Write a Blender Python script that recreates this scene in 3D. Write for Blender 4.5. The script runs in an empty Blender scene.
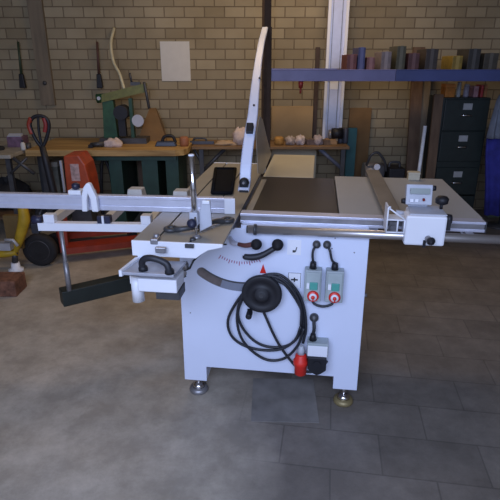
import bpy, bmesh, math, random
from mathutils import Vector, Matrix
R = math.radians
random.seed(7)
S = bpy.context.scene
COL = S.collection

# ------------------------------------------------------------------ camera, world, lights, exposure
PITCH, CAMH = R(20.6), 1.486
cam = bpy.data.objects.new('camera', bpy.data.cameras.new('camera'))
COL.objects.link(cam)
cam.data.sensor_width = 36; cam.data.lens = 36.0
cam.location = (0, 0, CAMH); cam.rotation_euler = (R(90)-PITCH, 0, 0)
S.camera = cam
w = bpy.data.worlds.new('world'); S.world = w; w.use_nodes = True
w.node_tree.nodes['Background'].inputs[0].default_value = (0.60, 0.70, 1.0, 1)
w.node_tree.nodes['Background'].inputs[1].default_value = 0.55

def area(name, loc, target, sx, sy, col, power):
    l = bpy.data.lights.new(name, 'AREA'); l.shape = 'RECTANGLE'; l.size = sx; l.size_y = sy
    l.color = col; l.energy = power
    o = bpy.data.objects.new(name, l); COL.objects.link(o); o.location = loc
    o.rotation_euler = (Vector(target)-Vector(loc)).to_track_quat('-Z', 'Y').to_euler()
    return o
area('door_daylight', (-0.4, -0.9, 2.1), (0.1, 1.9, 0.2), 2.4, 1.2, (0.54, 0.66, 1.0), 92)
area('added_warm_light', (0.3, 4.05, 2.62), (0.3, 4.3, 0), 1.6, 0.35, (1.0, 0.72, 0.42), 20)  # unseen lamp, added to warm the back of the room
area('added_warm_light', (-0.9, 2.6, 2.62), (-0.9, 2.8, 0), 1.6, 0.35, (1.0, 0.74, 0.44), 5)  # weaker unseen lamp, added on the left
S.view_settings.view_transform = 'Standard'
S.view_settings.look = 'None'
S.view_settings.exposure = 0.0
S.view_settings.gamma = 1.0
S.view_settings.use_curve_mapping = False

# ------------------------------------------------------------------ materials
MATS = {}
def mat(name, col, rough=0.6, metal=0.0, var=0.12, scale=14.0, bump=0.0, spec=0.5, alpha=None, trans=0.0, clear=0.0):
    if name in MATS: return MATS[name]
    m = bpy.data.materials.new(name); m.use_nodes = True
    nt = m.node_tree; b = nt.nodes['Principled BSDF']
    b.inputs['Roughness'].default_value = rough; b.inputs['Metallic'].default_value = metal
    b.inputs['Specular IOR Level'].default_value = spec
    b.inputs['Transmission Weight'].default_value = trans
    b.inputs['Coat Weight'].default_value = clear
    if alpha is not None: b.inputs['Alpha'].default_value = alpha
    tc = nt.nodes.new('ShaderNodeTexCoord'); n = nt.nodes.new('ShaderNodeTexNoise')
    n.inputs['Scale'].default_value = scale; n.inputs['Detail'].default_value = 5
    nt.links.new(tc.outputs['Object'], n.inputs['Vector'])
    r = nt.nodes.new('ShaderNodeValToRGB')
    r.color_ramp.elements[0].position = 0.3; r.color_ramp.elements[1].position = 0.7
    r.color_ramp.elements[0].color = tuple(max(0, c*(1-var)) for c in col)+(1,)
    r.color_ramp.elements[1].color = tuple(min(1, c*(1+var)) for c in col)+(1,)
    nt.links.new(n.outputs['Fac'], r.inputs['Fac']); nt.links.new(r.outputs['Color'], b.inputs['Base Color'])
    if bump:
        bp = nt.nodes.new('ShaderNodeBump'); bp.inputs['Strength'].default_value = bump; bp.inputs['Distance'].default_value = 0.01
        nt.links.new(n.outputs['Fac'], bp.inputs['Height']); nt.links.new(bp.outputs['Normal'], b.inputs['Normal'])
    MATS[name] = m
    return m

def wood(name, c0, c1, scale=3.0, axis=0):
    m = bpy.data.materials.new(name); m.use_nodes = True
    nt = m.node_tree; b = nt.nodes['Principled BSDF']; b.inputs['Roughness'].default_value = 0.65
    tc = nt.nodes.new('ShaderNodeTexCoord'); mp = nt.nodes.new('ShaderNodeMapping')
    sc = [9, 9, 9]; sc[axis] = 0.9
    mp.inputs['Scale'].default_value = sc
    n = nt.nodes.new('ShaderNodeTexNoise'); n.inputs['Scale'].default_value = scale; n.inputs['Detail'].default_value = 6
    r = nt.nodes.new('ShaderNodeValToRGB')
    r.color_ramp.elements[0].color = c0+(1,); r.color_ramp.elements[1].color = c1+(1,)
    r.color_ramp.elements[0].position = 0.35; r.color_ramp.elements[1].position = 0.68
    nt.links.new(tc.outputs['Object'], mp.inputs['Vector']); nt.links.new(mp.outputs[0], n.inputs['Vector'])
    nt.links.new(n.outputs['Fac'], r.inputs['Fac']); nt.links.new(r.outputs['Color'], b.inputs['Base Color'])
    return m

def brick_mat():
    m = bpy.data.materials.new('tan_block_wall'); m.use_nodes = True
    nt = m.node_tree; b = nt.nodes['Principled BSDF']; b.inputs['Roughness'].default_value = 0.9
    tc = nt.nodes.new('ShaderNodeTexCoord'); mp = nt.nodes.new('ShaderNodeMapping')
    mp.inputs['Rotation'].default_value = (R(90), 0, 0)
    mp.inputs['Location'].default_value = (0.05, 0.02, 0)
    br = nt.nodes.new('ShaderNodeTexBrick')
    br.inputs['Scale'].default_value = 1.0; br.inputs['Brick Width'].default_value = 0.190
    br.inputs['Row Height'].default_value = 0.093; br.inputs['Mortar Size'].default_value = 0.006
    br.inputs['Mortar Smooth'].default_value = 0.4; br.inputs['Bias'].default_value = 0.0
    br.inputs['Color1'].default_value = (0.40, 0.335, 0.22, 1); br.inputs['Color2'].default_value = (0.30, 0.245, 0.155, 1)
    br.inputs['Mortar'].default_value = (0.20, 0.155, 0.10, 1)
    n = nt.nodes.new('ShaderNodeTexNoise'); n.inputs['Scale'].default_value = 2.2; n.inputs['Detail'].default_value = 6
    mx = nt.nodes.new('ShaderNodeMix'); mx.data_type = 'RGBA'; mx.blend_type = 'MULTIPLY'; mx.inputs[0].default_value = 0.6
    r = nt.nodes.new('ShaderNodeValToRGB'); r.color_ramp.elements[0].color = (0.6, 0.57, 0.5, 1); r.color_ramp.elements[0].position = 0.3
    r.color_ramp.elements[1].position = 0.7
    nt.links.new(tc.outputs['Object'], mp.inputs['Vector']); nt.links.new(mp.outputs[0], br.inputs['Vector'])
    nt.links.new(tc.outputs['Object'], n.inputs['Vector']); nt.links.new(n.outputs['Fac'], r.inputs['Fac'])
    nt.links.new(br.outputs['Color'], mx.inputs[6]); nt.links.new(r.outputs['Color'], mx.inputs[7])
    nt.links.new(mx.outputs[2], b.inputs['Base Color'])
    bp = nt.nodes.new('ShaderNodeBump'); bp.inputs['Strength'].default_value = 0.6; bp.inputs['Distance'].default_value = 0.01; bp.invert = True
    nt.links.new(br.outputs['Fac'], bp.inputs['Height']); nt.links.new(bp.outputs['Normal'], b.inputs['Normal'])
    return m

def floor_mat():
    m = bpy.data.materials.new('dusty_concrete_floor'); m.use_nodes = True
    nt = m.node_tree; b = nt.nodes['Principled BSDF']; L = nt.links.new
    tc = nt.nodes.new('ShaderNodeTexCoord')
    # paving slabs on the right, plain screed on the left
    mp = nt.nodes.new('ShaderNodeMapping'); mp.inputs['Rotation'].default_value = (0, 0, R(9))
    mp.inputs['Location'].default_value = (0.13, 0.02, 0)
    br = nt.nodes.new('ShaderNodeTexBrick'); br.inputs['Scale'].default_value = 1.0
    br.inputs['Brick Width'].default_value = 0.40; br.inputs['Row Height'].default_value = 0.225
    br.inputs['Mortar Size'].default_value = 0.0045; br.inputs['Mortar Smooth'].default_value = 0.6
    br.inputs['Color1'].default_value = (0.215, 0.19, 0.165, 1); br.inputs['Color2'].default_value = (0.17, 0.15, 0.13, 1)
    br.inputs['Mortar'].default_value = (0.135, 0.12, 0.105, 1)
    L(tc.outputs['Object'], mp.inputs['Vector']); L(mp.outputs[0], br.inputs['Vector'])
    n1 = nt.nodes.new('ShaderNodeTexNoise'); n1.inputs['Scale'].default_value = 1.7; n1.inputs['Detail'].default_value = 8; n1.inputs['Roughness'].default_value = 0.65
    L(tc.outputs['Object'], n1.inputs['Vector'])
    r1 = nt.nodes.new('ShaderNodeValToRGB')
    r1.color_ramp.elements[0].position = 0.34; r1.color_ramp.elements[0].color = (0.35, 0.30, 0.235, 1)
    r1.color_ramp.elements[1].position = 0.66; r1.color_ramp.elements[1].color = (0.49, 0.44, 0.37, 1)
    L(n1.outputs['Fac'], r1.inputs['Fac'])
    sx = nt.nodes.new('ShaderNodeSeparateXYZ'); L(tc.outputs['Object'], sx.inputs[0])
    n2 = nt.nodes.new('ShaderNodeTexNoise'); n2.inputs['Scale'].default_value = 3.5; n2.inputs['Detail'].default_value = 4
    L(tc.outputs['Object'], n2.inputs['Vector'])
    ad = nt.nodes.new('ShaderNodeMath'); ad.operation = 'MULTIPLY_ADD'; ad.inputs[1].default_value = 0.30
    L(n2.outputs['Fac'], ad.inputs[0]); L(sx.outputs[0], ad.inputs[2])
    mr = nt.nodes.new('ShaderNodeMapRange'); mr.inputs[1].default_value = 0.0; mr.inputs[2].default_value = 0.30
    L(ad.outputs[0], mr.inputs[0])
    mix = nt.nodes.new('ShaderNodeMix'); mix.data_type = 'RGBA'
    L(mr.outputs[0], mix.inputs[0]); L(r1.outputs['Color'], mix.inputs[6]); L(br.outputs['Color'], mix.inputs[7])
    # dust blotches
    n3 = nt.nodes.new('ShaderNodeTexNoise'); n3.inputs['Scale'].default_value = 5.0; n3.inputs['Detail'].default_value = 10; n3.inputs['Roughness'].default_value = 0.75
    L(tc.outputs['Object'], n3.inputs['Vector'])
    r3 = nt.nodes.new('ShaderNodeValToRGB'); r3.color_ramp.elements[0].position = 0.40; r3.color_ramp.elements[0].color = (0.78, 0.77, 0.76, 1)
    r3.color_ramp.elements[1].position = 0.68; r3.color_ramp.elements[1].color = (1.2, 1.19, 1.18, 1)
    L(n3.outputs['Fac'], r3.inputs['Fac'])
    mu = nt.nodes.new('ShaderNodeMix'); mu.data_type = 'RGBA'; mu.blend_type = 'MULTIPLY'; mu.inputs[0].default_value = 1.0
    L(mix.outputs[2], mu.inputs[6]); L(r3.outputs['Color'], mu.inputs[7]); L(mu.outputs[2], b.inputs['Base Color'])
    b.inputs['Roughness'].default_value = 0.55
    bp = nt.nodes.new('ShaderNodeBump'); bp.inputs['Strength'].default_value = 0.25; bp.inputs['Distance'].default_value = 0.01
    L(n3.outputs['Fac'], bp.inputs['Height']); L(bp.outputs['Normal'], b.inputs['Normal'])
    return m

white = mat('white_enamel', (0.73, 0.78, 0.94), 0.38, var=0.03, scale=3)
white2 = mat('white_casting', (0.82, 0.83, 0.88), 0.35, var=0.03, scale=5)
alu = mat('brushed_aluminium', (0.64, 0.65, 0.76), 0.32, 0.4, var=0.05, scale=20)
chrome = mat('chrome', (0.72, 0.70, 0.70), 0.16, 1.0, var=0.03)
steel = mat('grey_steel', (0.30, 0.29, 0.30), 0.4, 0.6, var=0.2)
dsteel = mat('dark_steel', (0.07, 0.07, 0.075), 0.45, 0.3, var=0.2)
iron = mat('dark_cast_iron_table', (0.026, 0.020, 0.014), 0.32, 0.0, var=0.25, scale=4, spec=0.35)
slidem = mat('warm_grey_sliding_top', (0.33, 0.30, 0.245), 0.42, 0.1, var=0.08, scale=5)
extm = mat('pale_grey_table_top', (0.365, 0.37, 0.375), 0.45, 0.0, var=0.05, scale=4)
creamt = mat('cream_table_top', (0.50, 0.45, 0.33), 0.5, 0.0, var=0.06, scale=4)
fencem = mat('dull_grey_fence', (0.22, 0.20, 0.18), 0.42, 0.3, var=0.12, scale=9)
black = mat('black_plastic', (0.010, 0.010, 0.014), 0.55, var=0.2)
navy = mat('navy_plastic', (0.02, 0.022, 0.05), 0.4, var=0.2)
rubber = mat('black_rubber', (0.02, 0.021, 0.028), 0.5, var=0.2)
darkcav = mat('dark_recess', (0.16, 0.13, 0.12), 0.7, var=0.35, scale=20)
greyin = mat('inner_grey_panel', (0.22, 0.24, 0.30), 0.5, var=0.1)
red = mat('red_plastic', (0.72, 0.03, 0.02), 0.4, var=0.08)
redp = mat('red_paint', (0.30, 0.035, 0.015), 0.45, var=0.2)
orange = mat('orange_red_plastic', (0.42, 0.065, 0.02), 0.45, var=0.2)
greybox = mat('grey_switch_box', (0.36, 0.41, 0.42), 0.5, var=0.1)
teal = mat('teal_button', (0.08, 0.36, 0.30), 0.5, var=0.05)
labelw = mat('label_white', (0.85, 0.86, 0.92), 0.5, var=0.02)
ltgrey = mat('light_grey_plastic', (0.5, 0.52, 0.58), 0.5, var=0.06)
lcd = mat('lcd_screen', (0.24, 0.28, 0.26), 0.3, var=0.04)
armblk = mat('black_green_paint', (0.012, 0.016, 0.013), 0.5, var=0.2)
yellow = mat('yellow_paint', (0.50, 0.32, 0.02), 0.5, var=0.2)
bwood = wood('yellow_bench_wood', (0.30, 0.17, 0.055), (0.55, 0.35, 0.13))
gwood = mat('grey_board_top', (0.36, 0.33, 0.27), 0.7, var=0.2)
green = mat('dark_green_steel', (0.018, 0.058, 0.042), 0.5, var=0.2)
mgreen = mat('mid_green_casting', (0.022, 0.085, 0.035), 0.5, var=0.3, scale=20)
olive = mat('olive_casting', (0.16, 0.165, 0.04), 0.5, var=0.25, scale=20)
cardb = mat('brown_cardboard', (0.20, 0.11, 0.04), 0.8, var=0.12, scale=8)
plyw = mat('tan_panel', (0.40, 0.265, 0.12), 0.75, var=0.08, scale=5)
dkwood = wood('dark_plank', (0.10, 0.055, 0.03), (0.17, 0.10, 0.055), axis=2)
mudw = wood('grey_brown_plank', (0.15, 0.12, 0.08), (0.22, 0.17, 0.11), axis=2)
paper = mat('pale_paper', (0.62, 0.60, 0.55), 0.8, var=0.03)
rag = mat('pinkish_white_cloth', (0.62, 0.50, 0.45), 0.9, var=0.1, scale=30, bump=0.4)
rblue = mat('blue_rack_beam', (0.10, 0.12, 0.34), 0.45, var=0.12, scale=7)
fgreen = mat('black_green_cabinet', (0.016, 0.024, 0.022), 0.45, var=0.15)
royal = mat('royal_blue_cloth', (0.03, 0.032, 0.24), 0.85, var=0.3, scale=12, bump=0.3)
gcloth = mat('grey_cloth', (0.20, 0.22, 0.27), 0.9, var=0.15, scale=12, bump=0.3)
dkcloth = mat('black_cloth', (0.02, 0.02, 0.022), 0.9, var=0.3)
tealb = mat('teal_board', (0.025, 0.11, 0.115), 0.55, var=0.12)
brickr = mat('reddish_wood_block', (0.17, 0.075, 0.045), 0.85, var=0.45, scale=30, bump=0.4)
tyre = mat('tyre_rubber', (0.016, 0.015, 0.016), 0.8, var=0.3)
shieldm = mat('grey_clear_guard', (0.55, 0.50, 0.42), 0.3, var=0.08, alpha=0.75)
darkred = mat('dark_red_paint', (0.26, 0.025, 0.02), 0.5, var=0.15)
ceilm = mat('grey_ceiling', (0.42, 0.38, 0.32), 0.9, var=0.05)

# ------------------------------------------------------------------ mesh builder
class MB:
    def __init__(s, off=(0, 0, 0)):
        s.bm = bmesh.new(); s.off = Vector(off)
    def _f(s, vs, smooth=False):
        try:
            f = s.bm.faces.new(vs); f.smooth = smooth; return f
        except ValueError: return None
    def box(s, lo, hi, rz=0, rx=0, ry=0, taper=1.0):
        lo, hi = Vector(lo), Vector(hi); c = (lo+hi)/2; h = (hi-lo)/2
        m = Matrix.Rotation(rz, 3, 'Z') @ Matrix.Rotation(ry, 3, 'Y') @ Matrix.Rotation(rx, 3, 'X')
        v = []
        for z in (-1, 1):
            t = taper if z > 0 else 1
            for x, y in ((-1, -1), (1, -1), (1, 1), (-1, 1)):
                v.append(s.bm.verts.new(c+m@Vector((x*h.x*t, y*h.y*t, z*h.z))))
        for q in ((3, 2, 1, 0), (4, 5, 6, 7), (0, 1, 5, 4), (1, 2, 6, 5), (2, 3, 7, 6), (3, 0, 4, 7)):
            s._f([v[i] for i in q])
        return s
    def prism(s, pts, a, b, plane='XZ'):
        # polygon in a plane, extruded along the third axis from a to b
        def P(u, v, t):
            return {'XZ': (u, t, v), 'XY': (u, v, t), 'YZ': (t, u, v)}[plane]
        A = [s.bm.verts.new(P(u, v, a)) for u, v in pts]; B = [s.bm.verts.new(P(u, v, b)) for u, v in pts]
        n = len(pts)
        s._f(A); s._f(B[::-1])
        for i in range(n): s._f([A[i], B[i], B[(i+1) % n], A[(i+1) % n]])
        return s
    def quadstrip(s, L, Rr, th, nrm):
        # strip between two matching polylines given a thickness along nrm
        n = Vector(nrm)*th; k = len(L)
        a = [s.bm.verts.new(Vector(p)) for p in L]; b = [s.bm.verts.new(Vector(p)) for p in Rr]
        c = [s.bm.verts.new(Vector(p)+n) for p in L]; d = [s.bm.verts.new(Vector(p)+n) for p in Rr]
        for i in range(k-1):
            s._f([a[i], b[i], b[i+1], a[i+1]]); s._f([c[i+1], d[i+1], d[i], c[i]])
            s._f([a[i], a[i+1], c[i+1], c[i]]); s._f([b[i+1], b[i], d[i], d[i+1]])
        s._f([a[0], c[0], d[0], b[0]]); s._f([a[-1], b[-1], d[-1], c[-1]])
        return s
    def tube(s, pts, r, seg=12, cap=True, spline=False, sub=8):
        P = [Vector(p) for p in pts]
        rad = list(r) if isinstance(r, (list, tuple)) else [r]*len(P)
        if spline and len(P) > 2:
            Q, q = [], []
            E_ = [P[0]*2-P[1]]+P+[P[-1]*2-P[-2]]
            for i in range(len(P)-1):
                p0, p1, p2, p3 = E_[i:i+4]
                for k in range(sub):
                    t = k/sub
                    Q.append(0.5*((2*p1)+(p2-p0)*t+(2*p0-5*p1+4*p2-p3)*t*t+(3*p1-p0-3*p2+p3)*t**3)); q.append(rad[i]*(1-t)+rad[i+1]*t)
            Q.append(P[-1]); q.append(rad[-1]); P, rad = Q, q
        T = []
        for i in range(len(P)):
            a = P[max(0, i-1)]; b = P[min(len(P)-1, i+1)]; T.append((b-a).normalized() if (b-a).length else Vector((0, 0, 1)))
        up = Vector((0, 0, 1)) if abs(T[0].z) < .9 else Vector((1, 0, 0))
        u = T[0].cross(up).normalized(); rings = []
        for i, p in enumerate(P):
            u = (u-T[i]*u.dot(T[i])).normalized(); v = T[i].cross(u)
            rings.append([s.bm.verts.new(p+rad[i]*(math.cos(2*math.pi*k/seg)*u+math.sin(2*math.pi*k/seg)*v)) for k in range(seg)])
        for i in range(len(rings)-1):
            for k in range(seg):
                s._f([rings[i][k], rings[i][(k+1) % seg], rings[i+1][(k+1) % seg], rings[i+1][k]], True)
        if cap: s._f(rings[0][::-1]); s._f(rings[-1])
        return s
    def cyl(s, a, b, r0, r1=None, seg=24):
        a, b = Vector(a), Vector(b); r1 = r0 if r1 is None else r1
        T = (b-a).normalized(); up = Vector((0, 0, 1)) if abs(T.z) < .9 else Vector((1, 0, 0))
        u = T.cross(up).normalized(); v = T.cross(u)
        ra = [s.bm.verts.new(a+r0*(math.cos(2*math.pi*k/seg)*u+math.sin(2*math.pi*k/seg)*v)) for k in range(seg)]
        rb = [s.bm.verts.new(b+r1*(math.cos(2*math.pi*k/seg)*u+math.sin(2*math.pi*k/seg)*v)) for k in range(seg)]
        for k in range(seg): s._f([ra[k], ra[(k+1) % seg], rb[(k+1) % seg], rb[k]], True)
        s._f(ra[::-1]); s._f(rb)
        return s
    def lathe(s, prof, c, axis='Z', seg=28):
        # prof: list of (radius, height) along the axis from point c
        c = Vector(c); rings = []
        for r, h in prof:
            ring = []
            for k in range(seg):
                a = 2*math.pi*k/seg; x, y = r*math.cos(a), r*math.sin(a)
                ring.append(s.bm.verts.new(c+Vector({'Z': (x, y, h), 'Y': (x, h, y), 'X': (h, x, y)}[axis])))
            rings.append(ring)
        for i in range(len(rings)-1):
            for k in range(seg): s._f([rings[i][k], rings[i][(k+1) % seg], rings[i+1][(k+1) % seg], rings[i+1][k]], True)
        s._f(rings[0][::-1]); s._f(rings[-1])
        return s
    def blob(s, c, r, seed=0, amp=0.15, seg=14, flat=None):
        rnd = random.Random(seed); ph = [rnd.uniform(0, 6.28) for _ in range(6)]
        c = Vector(c); rings = []
        for i in range(1, seg):
            th = math.pi*i/seg; ring = []
            for k in range(seg*2):
                a = math.pi*k/seg
                d = 1+amp*(math.sin(3*a+ph[0])*math.sin(2*th+ph[1])+.6*math.sin(5*a+ph[2]+3*th)+.4*math.sin(7*th+ph[3]+2*a))
                p = c+Vector((r[0]*math.sin(th)*math.cos(a)*d, r[1]*math.sin(th)*math.sin(a)*d, r[2]*math.cos(th)*d))
                if flat is not None: p.z = max(p.z, flat)
                ring.append(s.bm.verts.new(p))
            rings.append(ring)
        n = seg*2
        for i in range(len(rings)-1):
            for k in range(n): s._f([rings[i][k], rings[i+1][k], rings[i+1][(k+1) % n], rings[i][(k+1) % n]], True)
        s._f(rings[0]); s._f(rings[-1][::-1])
        return s
    def build(s, name, m, parent=None, bevel=0.0):
        bmesh.ops.recalc_face_normals(s.bm, faces=s.bm.faces)
        me = bpy.data.meshes.new(name)
        for v in s.bm.verts: v.co -= s.off
        s.bm.to_mesh(me); s.bm.free()
        me.materials.append(m)
        o = bpy.data.objects.new(name, me); COL.objects.link(o)
        if parent: o.parent = parent
        if bevel:
            b = o.modifiers.new('bevel', 'BEVEL'); b.width = bevel; b.segments = 2; b.limit_method = 'ANGLE'; b.angle_limit = R(40)
        return o

def tag(o, label, cat, group=None, kind=None):
    o['label'] = label; o['category'] = cat
    if group: o['group'] = group
    if kind: o['kind'] = kind
    return o
def empty(name, loc, label, cat, group=None, rz=0):
    o = bpy.data.objects.new(name, None); COL.objects.link(o); o.location = loc; o.rotation_euler = (0, 0, rz)
    o.empty_display_size = 0.1
    return tag(o, label, cat, group)
def single(name, mb, m, label, cat, base, group=None, rz=0, bevel=0.0):
    mb.off = Vector(base); o = mb.build(name, m, None, bevel); o.location = base; o.rotation_euler = (0, 0, rz)
    return tag(o, label, cat, group)
def struct(name, mb, m):
    o = mb.build(name, m); o['kind'] = 'structure'; return o

# ------------------------------------------------------------------ room shell
WY = 5.2
struct('floor', MB().box((-3.3, -3, -0.1), (3.3, WY, 0)), floor_mat())
struct('wall_back', MB().box((-3.3, WY, -0.1), (3.3, WY+0.15, 2.8)), brick_mat())
sidew = mat('side_wall_paint', (0.20, 0.165, 0.115), 0.9, var=0.1, scale=3)
struct('wall_left', MB().box((-3.45, -1.5, -0.1), (-3.3, WY+0.15, 2.8)), sidew)
struct('wall_right', MB().box((3.3, -1.5, -0.1), (3.45, WY+0.15, 2.8)), sidew)
struct('ceiling', MB().box((-3.45, -1.5, 2.8), (3.45, WY+0.15, 2.9)), ceilm)

# ------------------------------------------------------------------ the saw (its own frame: X along the front, Y into the room)
MO, MA = Vector((0.097, 1.985, 0)), R(-7.5)
def mw(x, y, z=0):
    return (MO.x+math.cos(MA)*x-math.sin(MA)*y, MO.y+math.sin(MA)*x+math.cos(MA)*y, z)
def mthing(name, base, label, cat, group=None):
    return empty(name, mw(*base), label, cat, group, MA)
saw = mthing('table_saw', (0, 0, 0), 'large white sliding table saw with dark iron top and handwheel on its front', 'saw')
def part(name, mb, m, parent=saw, bevel=0.0): return mb.build(name, m, parent, bevel)

# cabinet: front plate with the quarter-round tilt edge at upper left, body behind
arc = [(-0.400, 0.560), (-0.398, 0.600), (-0.372, 0.618), (-0.380, 0.640), (-0.352, 0.655), (-0.335, 0.690), (-0.305, 0.722), (-0.265, 0.752),
       (-0.225, 0.768), (-0.190, 0.772), (-0.186, 0.800), (-0.172, 0.830), (-0.155, 0.846)]
front = [(-0.402, 0.085), (-0.296, 0.085), (-0.296, 0.163), (0.287, 0.163), (0.287, 0.098), (0.394, 0.098), (0.390, 0.846)]
cabinet = part('cabinet', MB().prism(front+arc[::-1], -0.045, -0.038), white, bevel=0.002)
body = MB().box((-0.398, -0.038, 0.165), (0.388, 0.72, 0.70)).box((-0.13, -0.038, 0.70), (0.388, 0.72, 0.858))
body.box((-0.398, -0.038, 0.085), (-0.298, 0.10, 0.165)).box((0.289, -0.038, 0.098), (0.388, 0.10, 0.165))
body.box((-0.398, 0.62, 0.085), (-0.298, 0.72, 0.165)).box((0.289, 0.62, 0.098), (0.388, 0.72, 0.165))
body.build('body', white, cabinet)
tp = [(-0.395, 0.60), (-0.30, 0.64), (-0.13, 0.70), (-0.13, 0.835), (-0.255, 0.845), (-0.285, 0.80), (-0.345, 0.72), (-0.372, 0.66)]
MB().prism(tp, -0.037, -0.02).build('trunnion_plate', white2, cabinet)
MB().quadstrip([(x-0.004, -0.0465, z+0.003) for x, z in arc[:10]], [(x+0.002, -0.0465, z-0.002) for x, z in arc[:10]], 0.003, (0, 1, 0)).build('dark_edge_line', rubber, cabinet)  # narrow dark line along the arc edge of the front plate
# cast housing lumps of the tilt gear, left of the arc
g = MB(); g.blob((-0.385, -0.03, 0.625), (0.025, 0.02, 0.03), 3, 0.2, 8).blob((-0.375, -0.035, 0.665), (0.018, 0.02, 0.02), 4, 0.2, 8)
g.build('tilt_gear_housing', steel, cabinet)

# feet
for x, z0 in ((-0.347, 0.085), (0.341, 0.098)):
    for y in (0.0, 0.67):
        f = part('foot', MB().cyl((x, y, 0.03), (x, y, z0+0.004), 0.011).lathe([(0.012, 0.022), (0.03, 0.022), (0.026, 0.036), (0.012, 0.046)], (x, y, 0)), chrome)
        MB().lathe([(0.044, 0), (0.046, 0.008), (0.040, 0.022), (0.02, 0.024)], (x, y, 0)).build('foot_pad', mat('brass_pad', (0.34, 0.27, 0.13), 0.45, 0.4) if x > 0 else steel, f)

# curved tilt slot
cx, cz = -0.13, 0.86
def arcpts(r, a0, a1, n=18): return [(cx+r*math.cos(R(a0+(a1-a0)*i/n)), cz+r*math.sin(R(a0+(a1-a0)*i/n))) for i in range(n+1)]
def slotpoly(rm, hw, a0, a1):
    P = arcpts(rm+hw, a0, a1); Q = arcpts(rm-hw, a1, a0); e0 = R(a0); c0 = (cx+rm*math.cos(e0), cz+rm*math.sin(e0))
    cap = [(c0[0]+hw*math.cos(e0+math.pi+math.pi*k/8), c0[1]+hw*math.sin(e0+math.pi+math.pi*k/8)) for k in range(1, 8)]
    return P+Q+[(x, z) for x, z in cap]
sl = part('tilt_slot', MB().prism(slotpoly(0.278, 0.022, 232, 288), -0.0462, -0.044), greyin)
MB().prism(arcpts(0.262, 232, 288)+arcpts(0.256, 288, 232), -0.0485, -0.046).build('slot_lip', dsteel, sl)
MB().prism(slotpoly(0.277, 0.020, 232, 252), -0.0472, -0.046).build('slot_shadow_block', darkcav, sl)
# tilt scale: red tick marks on an arc
sc = MB()
for i in range(17):
    a = R(238+i*3.7); r0, r1 = 0.162, 0.180 if i % 4 == 0 else 0.173
    ca, sa = math.cos(a), math.sin(a); t = 0.0018
    sc.prism([(cx+r0*ca-t*sa, cz+r0*sa+t*ca), (cx+r0*ca+t*sa, cz+r0*sa-t*ca), (cx+r1*ca+t*sa, cz+r1*sa-t*ca), (cx+r1*ca-t*sa, cz+r1*sa+t*ca)], -0.0465, -0.0445)
sc.build('tilt_scale', mat('scale_red', (0.42, 0.13, 0.24), 0.5), saw)
part('tilt_pointer', MB().prism([(-0.049, 0.653), (-0.023, 0.653), (-0.036, 0.692)], -0.052, -0.045), red)

# handwheel
hw = part('handwheel', MB().lathe([(0.018, 0), (0.018, -0.03), (0.078, -0.034), (0.084, -0.038), (0.085, -0.040), (0.085, -0.052), (0.082, -0.056), (0.078, -0.057), (0.062, -0.057), (0.058, -0.054), (0.034, -0.054), (0.031, -0.060), (0.028, -0.061), (0.0, -0.0612)], (-0.036, -0.045, 0.575), 'Y', 40), black)
MB().cyl((-0.036, -0.104, 0.575), (-0.036, -0.112, 0.575), 0.010).build('hub_cap', dsteel, hw)
MB().lathe([(0.010, 0), (0.013, -0.01), (0.013, -0.05), (0.008, -0.056)], (-0.085, -0.095, 0.492), 'Y').box((-0.096, -0.104, 0.484), (-0.074, -0.096, 0.505)).build('crank_handle', black, hw)

# two clamping levers
lv = part('clamp_lever', MB().tube([(-0.137, -0.075, 0.7870), (-0.105, -0.085, 0.7860), (-0.070, -0.090, 0.7960)], [0.008, 0.010, 0.011], spline=True), mat('dark_red_grip', (0.13, 0.045, 0.04), 0.45))
MB().tube([(-0.176, -0.05, 0.8050), (-0.160, -0.066, 0.7900), (-0.137, -0.075, 0.7870)], [0.009, 0.012, 0.008], spline=True).build('lever_shaft', alu, lv)
MB().lathe([(0.0, 0), (0.018, -0.002), (0.023, -0.014), (0.021, -0.026), (0.0, -0.034)], (-0.060, -0.074, 0.7950), 'Y').build('lever_knob', black, lv)
lv = part('clamp_lever', MB().tube([(-0.112, -0.09, 0.7390), (-0.108, -0.09, 0.7385), (-0.075, -0.09, 0.7380), (-0.035, -0.09, 0.7500), (0.020, -0.085, 0.7850)], [0.004, 0.012, 0.014, 0.013, 0.011], spline=True), rubber)
MB().lathe([(0.0, 0), (0.019, -0.002), (0.024, -0.014), (0.022, -0.028), (0.0, -0.036)], (0.026, -0.07, 0.7960), 'Y').build('lever_knob', black, lv)
MB().cyl((0.026, -0.045, 0.7960), (0.026, -0.085, 0.7960), 0.009).build('lever_pivot', steel, lv)

# two white stickers
for (x0, x1, z0, z1, k) in ((0.063, 0.120, 0.740, 0.806, 0), (0.070, 0.124, 0.592, 0.660, 1)):
    st = part('sticker', MB().box((x0, -0.0465, z0), (x1, -0.0448, z1)), labelw)
    xm, zm = (x0+x1)/2, (z0+z1)/2
    if k == 0:
        b = MB().box((xm-0.006, -0.0475, zm-0.022), (xm+0.004, -0.0463, zm-0.012)).box((xm+0.006, -0.0475, zm-0.02), (xm+0.010, -0.0463, zm+0.002), ry=R(15))
    else:
        b = MB().box((xm-0.014, -0.0475, zm-0.001), (xm+0.014, -0.0463, zm+0.006)).box((xm-0.003, -0.0475, zm-0.008), (xm+0.003, -0.0463, zm+0.012))
        for s_ in (-1, 1): b.box((xm+s_*0.0255-0.0008, -0.0475, z0), (xm+s_*0.0255+0.0008, -0.0463, z1))
        b.box((x0+.001, -0.0475, z1-0.0016), (x1-.001, -0.0463, z1))
    b.build('printed_symbol', dsteel, st)

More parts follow.
